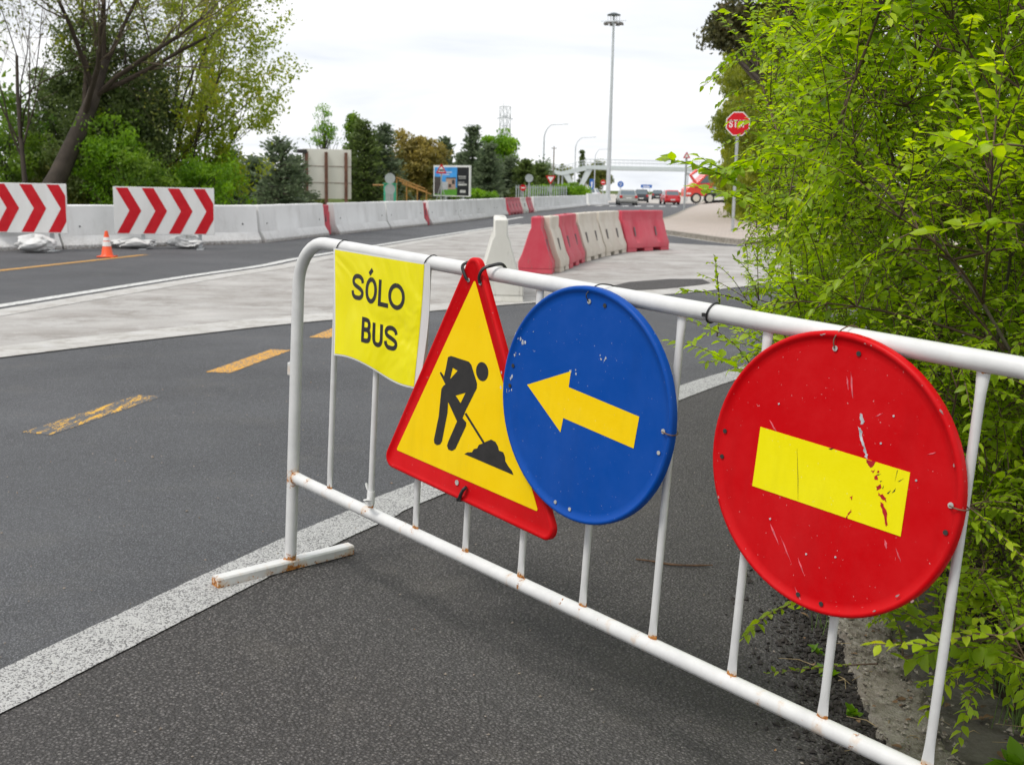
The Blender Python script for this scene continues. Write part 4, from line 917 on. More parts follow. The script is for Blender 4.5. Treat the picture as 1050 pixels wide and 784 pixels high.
for nm,rc,y,mt in (('sky_print',(.0,.66,.28,1),.058,'print_sky'),('lawn_print',(0,.66,0,.28),.058,'print_lawn'),('text_panel',(.66,1,0,1),.058,'print_black'),('house_print',(.34,.62,.22,.62),.053,'print_wall'),('house_print',(.18,.40,.2,.48),.050,'print_grey'),('tree_print',(.0,.2,.05,.66),.047,'print_dark'),('window_print',(.42,.50,.28,.40),.047,'print_dark'),('window_print',(.52,.6,.40,.55),.047,'print_dark'),('roof_print',(.34,.64,.60,.64),.047,'print_dark')):
    fill2d(nm,[rect(*rc)],y,.002,M[mt],o)
mb=MB(); k=0
for (x0,x1,z0,z1) in ((.12,.34,.80,.84),(.36,.52,.80,.84),(.16,.46,.72,.75),(.70,.93,.66,.69),(.72,.92,.60,.62),(.70,.95,.36,.42),(.70,.88,.46,.48),(.76,.92,.10,.20)):
    n=int((x1-x0)/.03)
    mb=MB()
    for i in range(n): q=x0+(x1-x0)*i/n; mb.prism(rect(q,q+.021,z0,z1),.046,.048,'xz')
    mb.build('small_print',M['flat_white'],o,smooth=0)
for x in (.25,.75): MB().box((L*x,.28,zbt/2),(.25,.2,zbt+.2)).build('post',M['zinc'],o)
# works plant behind the wall: green cabin and orange frames
simple('plant_orange',(.40,.20,.05),.5,var=.2); simple('cabin_green',(.06,.42,.26),.6,var=.15)
p=AT(400,204,74); o=thing('tool_cabin','small green cabin below the round grey sign backs','cabin',(p[0],p[1],-.03)); MB().box((0,0,.75),(.75,.6,1.5)).build('walls',M['cabin_green'],o,bevel=.03); MB().box((0,0,1.53),(.85,.7,.06)).build('roof',M['cabin_green'],o); MB().box((0,-.305,.7),(.5,.02,1.2)).build('door',M['sign_back'],o)
p=AT(420,204,76); o=thing('site_frame','orange tubular site frames stacked behind the wall left of the bump warning sign','frame',(p[0],p[1],-.03))
for dx,z1,z2 in ((-.9,1.95,1.35),(-.7,1.75,1.1),(-.5,1.55,1.0)): MB().tube([(dx,0,z1),(dx+1.9,.1,z2-.1)],.045,6).build('rail',M['plant_orange'],o)
for x in (-.85,-.2,.5,1.1): MB().tube([(x,.05,0),(x,.05,1.9-(x+.9)*.35)],.045,6).build('stanchion',M['plant_orange'],o)
MB().tube([(-2.4,0,1.42),(-.9,0,1.45)],.06,6).build('rail',M['plant_orange'],o)
# ================================================================== footbridge
dirty('bridge_paint',(.52,.57,.57),(.40,.43,.43),.4,.6,.4)
Yf=215; zb=AT(650,175.0,Yf)[2]; zt=AT(650,170.5,Yf)[2]; x0=AT(601,170,Yf)[0]; x1=AT(775,170,Yf)[0]
fb=thing('footbridge','pale grey steel footbridge spanning the road on slanting legs','footbridge',((x0+x1)/2,Yf,-.03)); hw=(x1-x0)/2
mb=MB(); mb.prism([(-hw,zb+.1),(-hw*.6,zb),(hw*1.2,zb+.1),(hw*1.2,zt),(-hw,zt)],-1.4,1.4,'xz'); mb.build('deck',M['bridge_paint'],fb,bevel=.05)
mb=MB()
for y in (-1.35,1.35):
    for z in (zt+.55,zt+1.1): mb.tube([(-hw,y,z),(hw*1.2,y,z)],.04,5)
    for i in range(46): x=-hw+i*(2.2*hw)/45; mb.tube([(x,y,zt),(x,y,zt+1.1)],.025,4)
mb.build('railing',M['lamp_grey'],fb,smooth=0)
lx=-hw
for (xa,za,xb) in ((lx+.6,zt-.3,lx-2.0),(lx-3.9,zt-1.6,lx-.9)):
    for y in (-1.0,1.0): MB().loft([[(xa-.45,y-.2,za),(xa+.75,y-.2,za),(xa+.75,y+.2,za),(xa-.45,y+.2,za)],[(xb-.25,y-.2,-.3),(xb+.3,y-.2,-.3),(xb+.3,y+.2,-.3),(xb-.25,y+.2,-.3)]]).build('leg',M['bridge_paint'],fb,smooth=0)
for xx in (lx-4.3,lx-5.0): MB().box((xx,0,(zt-1.0)/2-.1),(.28,.28,zt-1.0)).build('column',M['bridge_paint'],fb)
mb=MB(); mb.prism([(lx,zt),(lx,zt-.9),(lx-4.5,zt-1.9),(lx-8,zt-1.2),(lx-8,zt-.5),(lx-4.5,zt-1.2)],-1.3,1.3,'xz'); mb.build('ramp',M['bridge_paint'],fb)
mb=MB()
for y in (-1.25,1.25):
    for dz in(.5,1.0): mb.tube([(lx,y,zt+dz),(lx-4.5,y,zt-1.2+dz),(lx-8,y,zt-.5+dz)],.04,5)
    for i in range(14): x=-8*i/13; z=zt-1.2*min(1,-x/4.5)+max(0,(-x-4.5))*.2; mb.tube([(lx+x,y,z),(lx+x,y,z+1)],.025,4)
mb.build('ramp_railing',M['lamp_grey'],fb,smooth=0)
# ================================================================== cars
def carpaint(name,c,metal=.0):
    t=NT(name); t.b.inputs['Coat Weight'].default_value=.6; M[name]=t.fin(c,.3,metal,.5)
carpaint('paint_silver',(.36,.36,.34),.2); carpaint('paint_red',(.55,.012,.02)); carpaint('paint_black',(.02,.022,.026)); carpaint('paint_pale',(.60,.63,.66)); carpaint('lorry_red',(.70,.05,.03))
simple('glass_dark',(.10,.13,.15),.12,var=.1,spec=.8); simple('tyre',(.025,.025,.026),.85,var=.2); simple('rim_grey',(.42,.43,.44),.35,.6); simple('lamp_red',(.55,.02,.02),.2,var=.1); simple('plate_white',(.75,.75,.72),.4,var=.03); simple('cream',(.62,.58,.48),.6)
def car(p,rz,label,paint,sedan=True,W=1.74,Ln=4.4,Hc=1.45):
    o=thing('car',label,'car',p,rz,'cars on the far road'); w=W/2
    # body along +y (front), rear at y=0 faces the viewer
    if sedan: side=[(0,.38,1,.9),(.0,.62,1,.95),(.03,.92,1,.92),(.85,.98,.97,.9),(1.0,.98,.97,.9),(Ln-1.3,.95,.97,.92),(Ln-.15,.72,.9,.9),(Ln,.5,.86,.86)]
    else: side=[(0,.38,1,.9),(.0,.6,1,.95),(.06,.93,1,.93),(.3,.97,.98,.92),(Ln-1.2,.96,.97,.92),(Ln-.15,.72,.9,.9),(Ln,.5,.86,.86)]
    rings=[]
    for y,z,kw,kt in side: rings.append([(-w*kw*.92,y,.22),(w*kw*.92,y,.22),(w*kw,y,.45),(w*kw,y,max(.5,z-.22)),(w*kw*.93,y,z-.03),(w*kw*.84,y,z),(-w*kw*.84,y,z),(-w*kw*.93,y,z-.03),(-w*kw,y,max(.5,z-.22)),(-w*kw,y,.45)])
    MB().loft(rings).build('body',M[paint],o,smooth=40)
    r0=.75 if sedan else .12; top0=r0+(.62 if sedan else .42); f1=Ln-1.15; f0=f1-.85; zb=.93
    def q(y,z,k): return [(-w*k,y,z),(w*k,y,z)]
    MB().loft([[(-w*.90,r0,zb),(w*.90,r0,zb),(w*.90,f1,zb),(-w*.90,f1,zb)],[(-w*.80,top0-.06,Hc-.09),(w*.80,top0-.06,Hc-.09),(w*.80,f0+.08,Hc-.09),(-w*.80,f0+.08,Hc-.09)],[(-w*.70,top0,Hc),(w*.70,top0,Hc),(w*.70,f0,Hc),(-w*.70,f0,Hc)]]).build('cabin',M[paint],o,smooth=25)
    dy=(top0-r0)/(Hc-zb); a,b=zb+.04,Hc-.10
    mb=MB(); mb.add([(-w*.80,r0+dy*(a-zb)-.012,a),(w*.80,r0+dy*(a-zb)-.012,a),(w*.72,r0+dy*(b-zb)-.03,b),(-w*.72,r0+dy*(b-zb)-.03,b)],[(0,1,2,3)]); mb.build('rear_window',M['glass_dark'],o,smooth=0)
    for s in (-1,1):
        k=lambda z:(.905-.10*(z-zb)/(Hc-.09-zb))*w*s+.012*s
        mb=MB(); mb.add([(k(a),r0+.32,a),(k(a),f1-.25,a),(k(b),f0+.05,b),(k(b),top0+.05,b)],[(0,1,2,3)]); mb.build('side_window',M['glass_dark'],o,smooth=0)
        MB().box((s*w*.80,-.012,.80),(.26,.05,.22)).build('tail_light',M['lamp_red'],o,bevel=.02)
        for y in (.75,Ln-.8):
            wh=MB().tube([(s*(w-.20),y,.31),(s*(w+.01),y,.31)],.31,18).build('wheel',M['tyre'],o); MB().tube([(s*(w-.02),y,.31),(s*(w+.022),y,.31)],.2,14).build('rim',M['rim_grey'],wh)
        MB().box((s*(w+.07),f1-.5,.98),(.16,.1,.12)).build('mirror',M[paint],o)
    MB().box((0,-.03,.44),(W*.94,.12,.22)).build('bumper',M[paint],o,bevel=.04); MB().box((0,-.10,.68 if sedan else .50),(.5,.02,.11)).build('number_plate',M['plate_white'],o)
    MB().box((0,.25,.2),(W*.8,.5,.1)).build('underbody',M['tyre'],o)
    return o
car((10.6,109.5,.0),-.01,'silver grey saloon car driving away on the road','paint_silver',True,1.78,4.5,1.46)
car((16.7,124,.0),.05,'red hatchback driving away on the road beside the pavement','paint_red',False,1.70,4.0,1.50)
p=AT(614.5,205.3,172); car((p[0],p[1],.02),1.2,'pale van-like car half hidden by the tall mast','paint_pale',False,1.75,4.0,1.55)
p=AT(674,204,185); car((p[0],p[1],.02),-.1,'dark car in the distance between silver and red cars','paint_black',False,1.75,4.0,1.5)
p=AT(657.5,206.0,135); car((p[0],p[1],.02),-.1,'dark car just ahead and right of the silver saloon','paint_black',False,1.7,4.0,1.5)
# red lorry half hidden by the hedge
p=AT(706,203.5,140); lo=thing('lorry','bright red lorry half hidden by the hedge at the end of the pavement','lorry',(p[0],p[1],.02),.15)
MB().box((1.6,1.2,1.05),(3.6,2.3,.35)).build('chassis',M['tyre'],lo)
mb=MB(); mb.prism([(-.3,.75),(2.2,.9),(2.6,1.5),(3.3,2.4),(3.3,3.6),(2.2,3.7),(1.1,2.6),(-.3,1.7)],.0,2.3,'xz'); mb.build('cab',M['lorry_red'],lo,bevel=.08)
mb=MB(); mb.prism([(1.3,2.35),(2.1,3.3),(2.9,3.3),(2.9,2.5)],-.02,.0,'xz'); mb.build('cab_window',M['glass_dark'],lo)
MB().box((.0,-.03,1.15),(.5,.06,.2)).build('headlight',M['flat_white'],lo)
MB().tube([(.9,.2,2.4),(.2,.3,3.3),(1.0,.4,3.9)],.2,8).build('boom',M['lorry_red'],lo)
for x in (.95,2.6):
    wh=MB().tube([(x,-.06,.62),(x,.35,.62)],.62,20).build('wheel',M['tyre'],lo); MB().tube([(x,-.085,.62),(x,-.05,.62)],.42,16).build('rim',M['cream'],wh)
MB().box((3.9,1.2,2.2),(2.2,2.3,1.9)).build('load_body',M['sign_back'],lo,bevel=.05)
# ================================================================== vegetation
leafmat('leaf_spring',(.095,.160,.010),(.28,.39,.018),.57,.40,.42,(.38,.46,.03))
leafmat('leaf_willow',(.045,.10,.012),(.13,.20,.025),.4)
leafmat('leaf_spray',(.12,.17,.016),(.25,.29,.035),.55,alt=(.33,.29,.04))
leafmat('leaf_olive',(.05,.075,.012),(.14,.15,.03),.35)
leafmat('leaf_bright',(.07,.15,.012),(.17,.29,.022),.45)
leafmat('leaf_dark',(.040,.062,.018),(.105,.14,.042),.4)
leafmat('leaf_pine',(.05,.075,.04),(.12,.15,.085),.35)
leafmat('leaf_rust',(.12,.11,.03),(.26,.205,.055),.35,alt=(.16,.16,.03))
leafmat('leaf_brown',(.07,.05,.028),(.15,.11,.06),.3)
leafmat('leaf_hedge',(.09,.12,.014),(.24,.26,.03),.42,alt=(.32,.31,.045))
leafmat('needle_brown',(.038,.045,.018),(.10,.095,.035),.3,alt=(.20,.09,.035))
simple('bark_dark',(.055,.043,.034),.95,var=.4,scale=3,bump=.6); simple('bark_grey',(.12,.10,.08),.95,var=.35,scale=4,bump=.5); simple('twig_red',(.11,.07,.045),.8,var=.45,scale=12); simple('twig_fine',(.13,.10,.075),.9,var=.3,scale=3)
for nm_,thin in (('mix',(.10,.085,.06)),('haze',(.26,.205,.15))):
    t=NT('bark_'+nm_); M['bark_'+nm_]=t.fin(t.mix(t.attr('tint'),(.055,.043,.034),thin),.95,0,.1)
def tubes_mesh(name,paths,mat,parent,n=5,tn=None):
    """many tapering tubes in one fast mesh; paths = list of (points k x 3, radii k)"""
    V=[];Q=[];off=0; ang=np.linspace(0,2*pi,n,endpoint=False); ca,sa=np.cos(ang),np.sin(ang)
    for P,r in paths:
        P=np.asarray(P,float); k=len(P); T=np.gradient(P,axis=0); T/=np.linalg.norm(T,axis=1)[:,None]+1e-9
        ref=np.array([0,0,1.]) if abs(T[0][2])<.8 else np.array([1.,0,0]); X=np.cross(np.broadcast_to(ref,T.shape),T); X/=np.linalg.norm(X,axis=1)[:,None]+1e-9; Y=np.cross(T,X)
        r=np.asarray(r,float)
        ring=P[:,None,:]+r[:,None,None]*(X[:,None,:]*ca[None,:,None]+Y[:,None,:]*sa[None,:,None]); V.append(ring.reshape(-1,3))
        i=np.arange(k-1)[:,None]*n; j=np.arange(n)[None,:]; j2=(j+1)%n
        Q.append((np.stack([i+j,i+j2,i+n+j2,i+n+j],-1).reshape(-1,4))+off); off+=k*n
    return raw_mesh(name,np.concatenate(V),np.concatenate(Q),mat,parent,None if tn is None else np.concatenate([np.full(len(v),x) for v,x in zip(V,tn)]))
def cards_mesh(name,C,s,mat,parent,rng,tint,dirs=None,aspect=.55,flatten=.0):
    """leaf clump faces: bent rhombs of size s around centres C, random or given long axis"""
    n=len(C); s=np.broadcast_to(s,(n,)); D=rng.normal(0,1,(n,3)) if dirs is None else dirs+rng.normal(0,.25,(n,3)); D[:,2]-=flatten; D/=np.linalg.norm(D,axis=1)[:,None]+1e-9
    R=rng.normal(0,1,(n,3)); X=np.cross(D,R); X/=np.linalg.norm(X,axis=1)[:,None]+1e-9; Nn=np.cross(D,X)
    a=C-D*s[:,None]*.5; b=C+D*s[:,None]*.5; l=C+X*(s*aspect*.5)[:,None]+Nn*(s*.12)[:,None]; r_=C-X*(s*aspect*.5)[:,None]+Nn*(s*.12)[:,None]
    V=np.stack([a,r_,b,l],1).reshape(-1,3); Q=np.arange(4*n).reshape(-1,4)
    return raw_mesh(name,V,Q,mat,parent,np.repeat(tint,4),smooth=False)
def grow(rng,p,d,L,r,lev,maxlev,spec,out,tips):
    k=max(4,int(5-lev*.5)); P=[np.array(p,float)]; d=np.array(d,float); d/=np.linalg.norm(d)
    wob=spec.get('wob',.22) if lev else spec.get('wob0',spec.get('wob',.22)); up=spec.get('up',.08)
    for i in range(k):
        d=d+rng.normal(0,wob/ (1+.3*lev),3)+np.array([0,0,up]); d/=np.linalg.norm(d); P.append(P[-1]+d*L/k)
    R=np.linspace(r,r*spec.get('taper',.45),k+1); out.append((np.array(P),R,lev))
    if lev>=maxlev:
        tips.append(np.array(P)); return
    nc=spec['n'][min(lev,len(spec['n'])-1)]
    for j in range(nc):
        t=rng.uniform(spec.get('t0',.3),1.0) if j<nc-1 else 1.0
        i=min(k-1,int(t*k)); q=P[i]+(P[i+1]-P[i])*(t*k-i); dd=P[i+1]-P[i]; dd/=np.linalg.norm(dd)
        perp=rng.normal(0,1,3); perp-=dd*(perp@dd); perp/=np.linalg.norm(perp); an=rng.normal(spec.get('ang',.75),.18)*(0.45 if j==nc-1 else 1)
        nd=dd*cos(an)+perp*sin(an); rr=np.interp(t,[0,1],[r,r*spec.get('taper',.45)])
        grow(rng,q,nd,L*spec.get('ratio',.68)*rng.uniform(.75,1.2),rr*spec.get('rr',.6),lev+1,maxlev,spec,out,tips)
def tree(label,loc,seed,Ht,spec,bark,leaf,leaf_n,leaf_s,spread,stems=None,group=None,name='broadleaf_tree',cat='tree',maxlev=4,rad=.22,leafprob=1.0,leafmat2=None):
    rng=np.random.default_rng(seed); o=thing(name,label,cat,loc,0,group); out=[];tips=[]
    for (px,py,dx,dy,dz,L,r) in (stems or [(0,0,0,0,1,Ht*.36,rad)]):
        grow(rng,(px,py,-.3),(dx,dy,dz),L,r,0,maxlev,spec,out,tips)
    tubes_mesh('trunk',[(P,R) for P,R,l in out if l==0],M[bark],o,10)
    tubes_mesh('branches',[(P,R) for P,R,l in out if l>0],M['bark_'+spec.get('mix','mix')],o,4,[min(1,max(0,(l-1)/(maxlev-1.0))) for P,R,l in out if l>0])
    if leaf_n:
        keep=[t for t in tips if rng.random()<leafprob]
        C=[];T=[]
        for t in keep:
            m=rng.poisson(leaf_n); i=rng.random(m)*(len(t)-1); a=i.astype(int); fr=(i-a)[:,None]; c=t[a]*(1-fr)+t[np.minimum(a+1,len(t)-1)]*fr
            C.append(c+rng.normal(0,spread,(m,3))); T.append(np.clip(rng.normal(.5,.22)+rng.normal(0,.12,m),0,1))
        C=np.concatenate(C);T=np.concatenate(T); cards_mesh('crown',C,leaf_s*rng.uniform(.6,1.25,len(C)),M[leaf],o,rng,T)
    return o
def blob_crown(rng,shape,n_cl,per,size,r_cl):
    """clumped points in a crown: shape(rng,n) gives clump centres"""
    c=shape(rng,n_cl); C=[];T=[]
    for q in c:
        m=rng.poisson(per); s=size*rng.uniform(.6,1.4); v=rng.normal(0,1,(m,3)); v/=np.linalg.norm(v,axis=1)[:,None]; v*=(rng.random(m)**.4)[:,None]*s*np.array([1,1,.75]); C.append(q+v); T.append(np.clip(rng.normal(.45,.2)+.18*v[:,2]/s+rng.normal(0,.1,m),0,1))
    return np.concatenate(C),np.concatenate(T)
def ellipsoid(rx,ry,rz,cz,shell=.5):
    def f(rng,n):
        v=rng.normal(0,1,(n,3)); v/=np.linalg.norm(v,axis=1)[:,None]; r=shell+(1-shell)*rng.random(n); r*=1+rng.normal(0,.10,n); return v*r[:,None]*np.array([rx,ry,rz])+np.array([0,0,cz])
    return f
def column(r0,z0,z1,point=.6):
    def f(rng,n):
        z=rng.random(n)**.9; a=rng.random(n)*2*pi; rr=r0*np.clip((1-z)/(1-point),.12,1)*np.sqrt(rng.uniform(.3,1,n))*(.75+.35*np.sin(z*23+a)); return np.stack([rr*np.cos(a),rr*np.sin(a),z0+(z1-z0)*z],1)
    return f
def bush_tree(label,loc,seed,shape,n_cl,per,csize,leaf,ls,Ht,trunk_r=.12,name='shrub',cat='shrub',group=None,bark='bark_dark',dirs=None,branches=14):
    rng=np.random.default_rng(seed); o=thing(name,label,cat,loc,0,group)
    C,T=blob_crown(rng,shape,n_cl,per,csize,0)
    paths=[]; tgt=C[rng.integers(0,len(C),branches)]
    tubes_mesh('trunk',[(np.array([(0,0,-.3),(.05,.02,Ht*.3),(-.04,.03,Ht*.6),(.02,0,Ht*.93)]),np.array([trunk_r,trunk_r*.8,trunk_r*.5,trunk_r*.15]))],M[bark],o,8)
    for q in tgt: b=np.array([0,0,min(q[2]*.6,Ht*.55)]); m_=(b+q)/2+rng.normal(0,.12,3); paths.append((np.array([b,m_,q]),np.array([trunk_r*.4,trunk_r*.25,.01])))
    tubes_mesh('branches',paths,M[bark],o,5)
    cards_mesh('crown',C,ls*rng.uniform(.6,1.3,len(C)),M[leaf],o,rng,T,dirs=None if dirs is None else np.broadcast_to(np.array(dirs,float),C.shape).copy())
    return o
def conifer(label,loc,seed,Ht,R,leaf,ls=.3,group=None,name='conifer',n_wh=26,bark='bark_dark',z0=.08,density=1.0):
    rng=np.random.default_rng(seed); o=thing(name,label,'tree',loc,0,group); C=[];D=[];T=[];paths=[]
    tubes_mesh('trunk',[(np.array([(0,0,-.3),(0,0,Ht*.5),(0,0,Ht*.97)]),np.array([Ht*.018,Ht*.011,.01]))],M[bark],o,8)
    for k in range(n_wh):
        z=z0*Ht+(Ht*.97-z0*Ht)*(k+rng.random())/n_wh; Lm=R*(1-(z/Ht))**.75*(.75+.4*rng.random())+.15
        for j in range(6):
            a=rng.random()*2*pi; L=Lm*rng.uniform(.65,1.15); tilt=.25-.5*(1-z/Ht); e=np.array([cos(a)*L,sin(a)*L,L*tilt]); paths.append((np.array([(0,0,z),(e[0]*.5,e[1]*.5,z+e[2]*.6),(e[0],e[1],z+e[2])]),np.array([.04,.025,.008])))
            m=int((10+26*L/max(R,.1))*density); t=rng.random(m)**.7; c=np.array([0,0,z])+e*t[:,None]+rng.normal(0,.10+.06*R,(m,3))*np.array([1,1,.55]); C.append(c); d=np.broadcast_to(e/np.linalg.norm(e),(m,3)); D.append(d+np.array([0,0,.25])); T.append(np.clip(rng.normal(.4,.2)+rng.normal(0,.1,m)+.25*(t-.5),0,1))
    tubes_mesh('branches',paths,M[bark],o,4); C=np.concatenate(C)
    cards_mesh('crown',C,ls*rng.uniform(.6,1.3,len(C)),M[leaf],o,rng,np.concatenate(T),dirs=np.concatenate(D),aspect=.4)
    return o
GL='trees behind the white wall'
def gp(px,Yd,z=-.03): p=AT(px,200,Yd); return (p[0],p[1],z)
# --- big old leaning tree with bare fine twigs
tree('old leaning tree with a thick dark trunk and mostly bare brown twigs',gp(22,29.3),21,10,dict(n=[8,7,6,5],wob=.16,wob0=.04,up=.09,ang=.7,ratio=.66,t0=.42,rr=.44,mix='haze'),'bark_dark','leaf_olive',3.0,.10,.10,
     stems=[(-.1,0,.50,.1,1,5.2,.31),(.1,.2,-.12,.1,1,4.8,.08)],group=GL,maxlev=4)
# --- airy spring tree right of it, many slender stems
rng=np.random.default_rng(5)
st=[(rng.normal(0,.35),rng.normal(0,.5),dx,dy,1,L,.055) for dx,dy,L in ((-.22,.1,4.4),(-.05,-.1,5.2),(.10,.2,5.6),(.22,-.1,5.6),(.33,.1,5.4),(.44,0,5.0),(.56,-.1,4.2),(.16,.3,5.0),(.28,-.3,5.2),(.72,.1,3.2))]
tree('airy spring tree with many slender stems and small yellow green leaves',gp(168,33),33,8,dict(n=[7,4,3],wob=.11,up=.05,ang=.6,ratio=.42,t0=.3,rr=.45),'bark_dark','leaf_spray',24,.12,.115,stems=st,group=GL,maxlev=3)
# --- dark ivy clad evergreens between
bush_tree('tall dark ivy clad evergreen between the leaning tree and the airy spring tree',gp(112,31.6),41,ellipsoid(1.7,1.4,2.9,3.1,.3),170,190,.5,'leaf_dark',.10,5.9,.2,'evergreen_tree','tree',GL)
bush_tree('narrow dark evergreen right beside the stems of the airy spring tree',gp(148,31.4),42,ellipsoid(.9,1.0,2.6,2.8,.3),110,170,.42,'leaf_dark',.10,5.2,.15,'evergreen_tree','tree',GL)
bush_tree('dark evergreen in the shade behind the leaning trunk',gp(66,36),43,ellipsoid(1.9,1.3,2.3,2.4,.3),130,170,.5,'leaf_dark',.11,4.5,.15,'evergreen_tree','tree',GL)
# --- bright shrubs along the wall
for i,(px,Yd,rx,rz,lf,ls,lb,nc) in enumerate([(118,30,1.05,1.45,'leaf_bright',.10,'bright green young shrub above the gap between the chevron panels',110),(150,29.5,.8,.95,'leaf_willow',.10,'mid green low shrub behind the left end of the complete chevron panel',70),(8,31,1.3,1.55,'leaf_willow',.11,'pale green loose shrub at the left edge behind the cropped chevron panel',80),(62,31.5,1.0,.9,'leaf_olive',.11,'low olive green shrub right of the leaning trunk',60),(205,31,1.2,.95,'leaf_bright',.09,'bright green low shrub behind the right end of the complete chevron panel',90),(228,33,.8,1.2,'leaf_bright',.09,'yellow green shrub right of the complete chevron panel',60),(90,33,1.0,1.0,'leaf_olive',.11,'olive shrub left of the bright young shrub',60),(178,34,1.2,1.2,'leaf_olive',.11,'olive shrub at the base of the airy spring tree',80)]):
    bush_tree(lb,gp(px,Yd),60+i,ellipsoid(rx,rx*.8,rz,rz*1.0+.35,.25),nc,60,.32,lf,ls,rz*1.9,.05,'shrub','shrub','shrubs along the wall')
# --- sparse thicket far left
tree('thin pale green tree at the far left edge',gp(-22,34),71,6,dict(n=[5,4,4],wob=.2,up=.08,ang=.7,ratio=.68,t0=.3,rr=.55),'bark_grey','leaf_willow',10,.10,.2,group=GL,maxlev=3,rad=.1)
tree('slender bare tree behind the dark ivy clad evergreen',gp(150,42),72,9,dict(n=[6,5,4,3],wob=.16,up=.08,ang=.65,ratio=.70,t0=.3,rr=.5,mix='haze'),'bark_grey','leaf_brown',4,.07,.2,group=GL,maxlev=4,rad=.16)
# --- dark conifers right of the airy tree
for i,(px,Yd,Ht,R,lb) in enumerate([(236,56,3.0,1.5,'small dark conifer left of the blank billboard, first of the cluster'),(262,54,2.6,1.2,'lowest dark conifer in the cluster left of the blank billboard'),(288,52,3.4,1.7,'broad dark conifer touching the left side of the blank billboard'),(303,60,2.9,1.2,'small dark conifer partly behind the blank billboard')]):
    conifer(lb,gp(px,Yd),80+i,Ht,R,'leaf_pine',.26,GL,n_wh=18)
bush_tree('pale yellow green young tree rising above the blank billboard',gp(333,76),90,ellipsoid(1.0,.9,1.7,4.9,.2),42,40,.38,'leaf_bright',.14,6.3,.09,'broadleaf_tree','tree',GL,branches=30)
bush_tree('fresh green tree against the right side of the blank billboard',gp(362,80),91,column(1.1,.3,6.0,.5),70,70,.5,'leaf_willow',.2,5.8,.12,'broadleaf_tree','tree',GL)
conifer('tall dark conifer directly right of the blank billboard',gp(373,78),92,5.6,1.9,'leaf_dark',.34,GL)
conifer('dark conifer left of the russet tree',gp(393,82),93,5.6,2.0,'leaf_pine',.34,GL)
bush_tree('broad russet and olive tree left of the property billboard',gp(428,88),94,ellipsoid(2.0,2.0,2.6,2.9,.3),150,100,.6,'leaf_rust',.26,5.4,.2,'broadleaf_tree','tree',GL)
for i,(px,Yd,Ht,R,lf,lb) in enumerate([(456,120,6.3,2.0,'leaf_pine','conifer peeping over the left end of the property billboard'),(473,125,5.0,2.1,'leaf_pine','low conifer directly behind the property billboard'),(484,118,7.6,2.1,'leaf_pine','tallest pointed conifer right of the property billboard'),(500,112,5.6,2.2,'leaf_pine','broad grey green conifer two right of the property billboard'),(523,125,4.6,2.5,'leaf_pine','grey green conifer below the larger pylon'),(538,122,4.4,2.1,'leaf_dark','dark conifer before the grey sign back'),(552,130,4.1,2.3,'leaf_dark','last dark conifer of the row left of the lamp column')]):
    conifer(lb,gp(px,Yd),100+i,Ht,R,lf,.5,GL,n_wh=22)
bush_tree('pale yellow green round tree below the larger pylon',gp(514,150),110,ellipsoid(2.4,2.0,2.3,6.3,.3),90,70,.8,'leaf_bright',.36,7.5,.2,'broadleaf_tree','tree',GL)
bush_tree('pale olive tree behind the yield sign',gp(573,232),111,ellipsoid(3.2,2.5,2.4,3.8,.3),90,70,.9,'leaf_olive',.4,5.5,.2,'broadleaf_tree','tree',GL)
bush_tree('pale olive tree behind the legs of the footbridge',gp(612,260),112,ellipsoid(3.4,2.5,3.0,4.4,.3),90,70,1.0,'leaf_olive',.5,6.5,.2,'broadleaf_tree','tree',GL)
bush_tree('narrow dark cypress beside the footbridge ramp',gp(596,240),113,column(.9,.5,9.0,.4),60,40,.6,'leaf_dark',.4,8,.2,'evergreen_tree','tree',GL)
for i,(px,Yd,rx,rz,lb) in enumerate([(553,118,2.0,.55,'bright yellow green low shrub left of the yield sign'),(578,120,2.6,.75,'bright yellow green low shrub right of the yield sign'),(594,125,1.6,.6,'bright yellow green low shrub before the footbridge legs'),(480,100,2.2,.35,'flat green shrub below the property billboard')]):
    bush_tree(lb,gp(px,Yd),120+i,ellipsoid(rx,1.2,rz,rz+.5,.2),70,60,.4,'leaf_bright',.2,1.2,.05,'shrub','shrub','shrubs along the wall')
# fence of pale slats behind far wall
p=AT(547,203,108); fo=thing('slat_fence','low pale slatted fence behind the far white wall','fence',(p[0]-1.6,p[1],-.03)); mb=MB()
for i in range(22): mb.box((i*.22,0,.95),(.10,.03,1.5))
mb.build('slats',M['sign_back'],fo,smooth=0); MB().box((2.3,.04,1.5),(4.8,.03,.08)).build('rail',M['sign_back'],fo)
# --- tall clipped hedge and big pine on the park side
HP=[(11.1,47.5),(11.2,51),(11.3,54.5),(11.6,58.5),(12.3,63),(13.6,69),(15.4,77),(17.6,87),(20.6,99),(25,117),(31,142)]
HL=['first tall feathery hedge tree by the stop sign','second tall feathery hedge tree behind the stop sign','third tall feathery hedge tree of the row','fourth tall feathery hedge tree of the row','fifth hedge tree of the row','sixth hedge tree of the row','seventh hedge tree toward the red lorry','eighth hedge tree toward the red lorry','ninth hedge tree near the red lorry','tenth hedge tree beside the red lorry','last hedge tree behind the red lorry']
for i,(p,lb) in enumerate(zip(HP,HL)):
    bush_tree(lb,(p[0],p[1],.1),140+i,column(1.65,.15,9.6 if i<6 else (8 if i<7 else 4.4),.80),330 if i<6 else 120,90,.42,'leaf_hedge',.15 if i<6 else .3,8 if i<6 else 4.2,.12,'hedge_tree','tree','tall feathery hedge row along the pavement',dirs=(.1,0,1))
rng=np.random.default_rng(9)
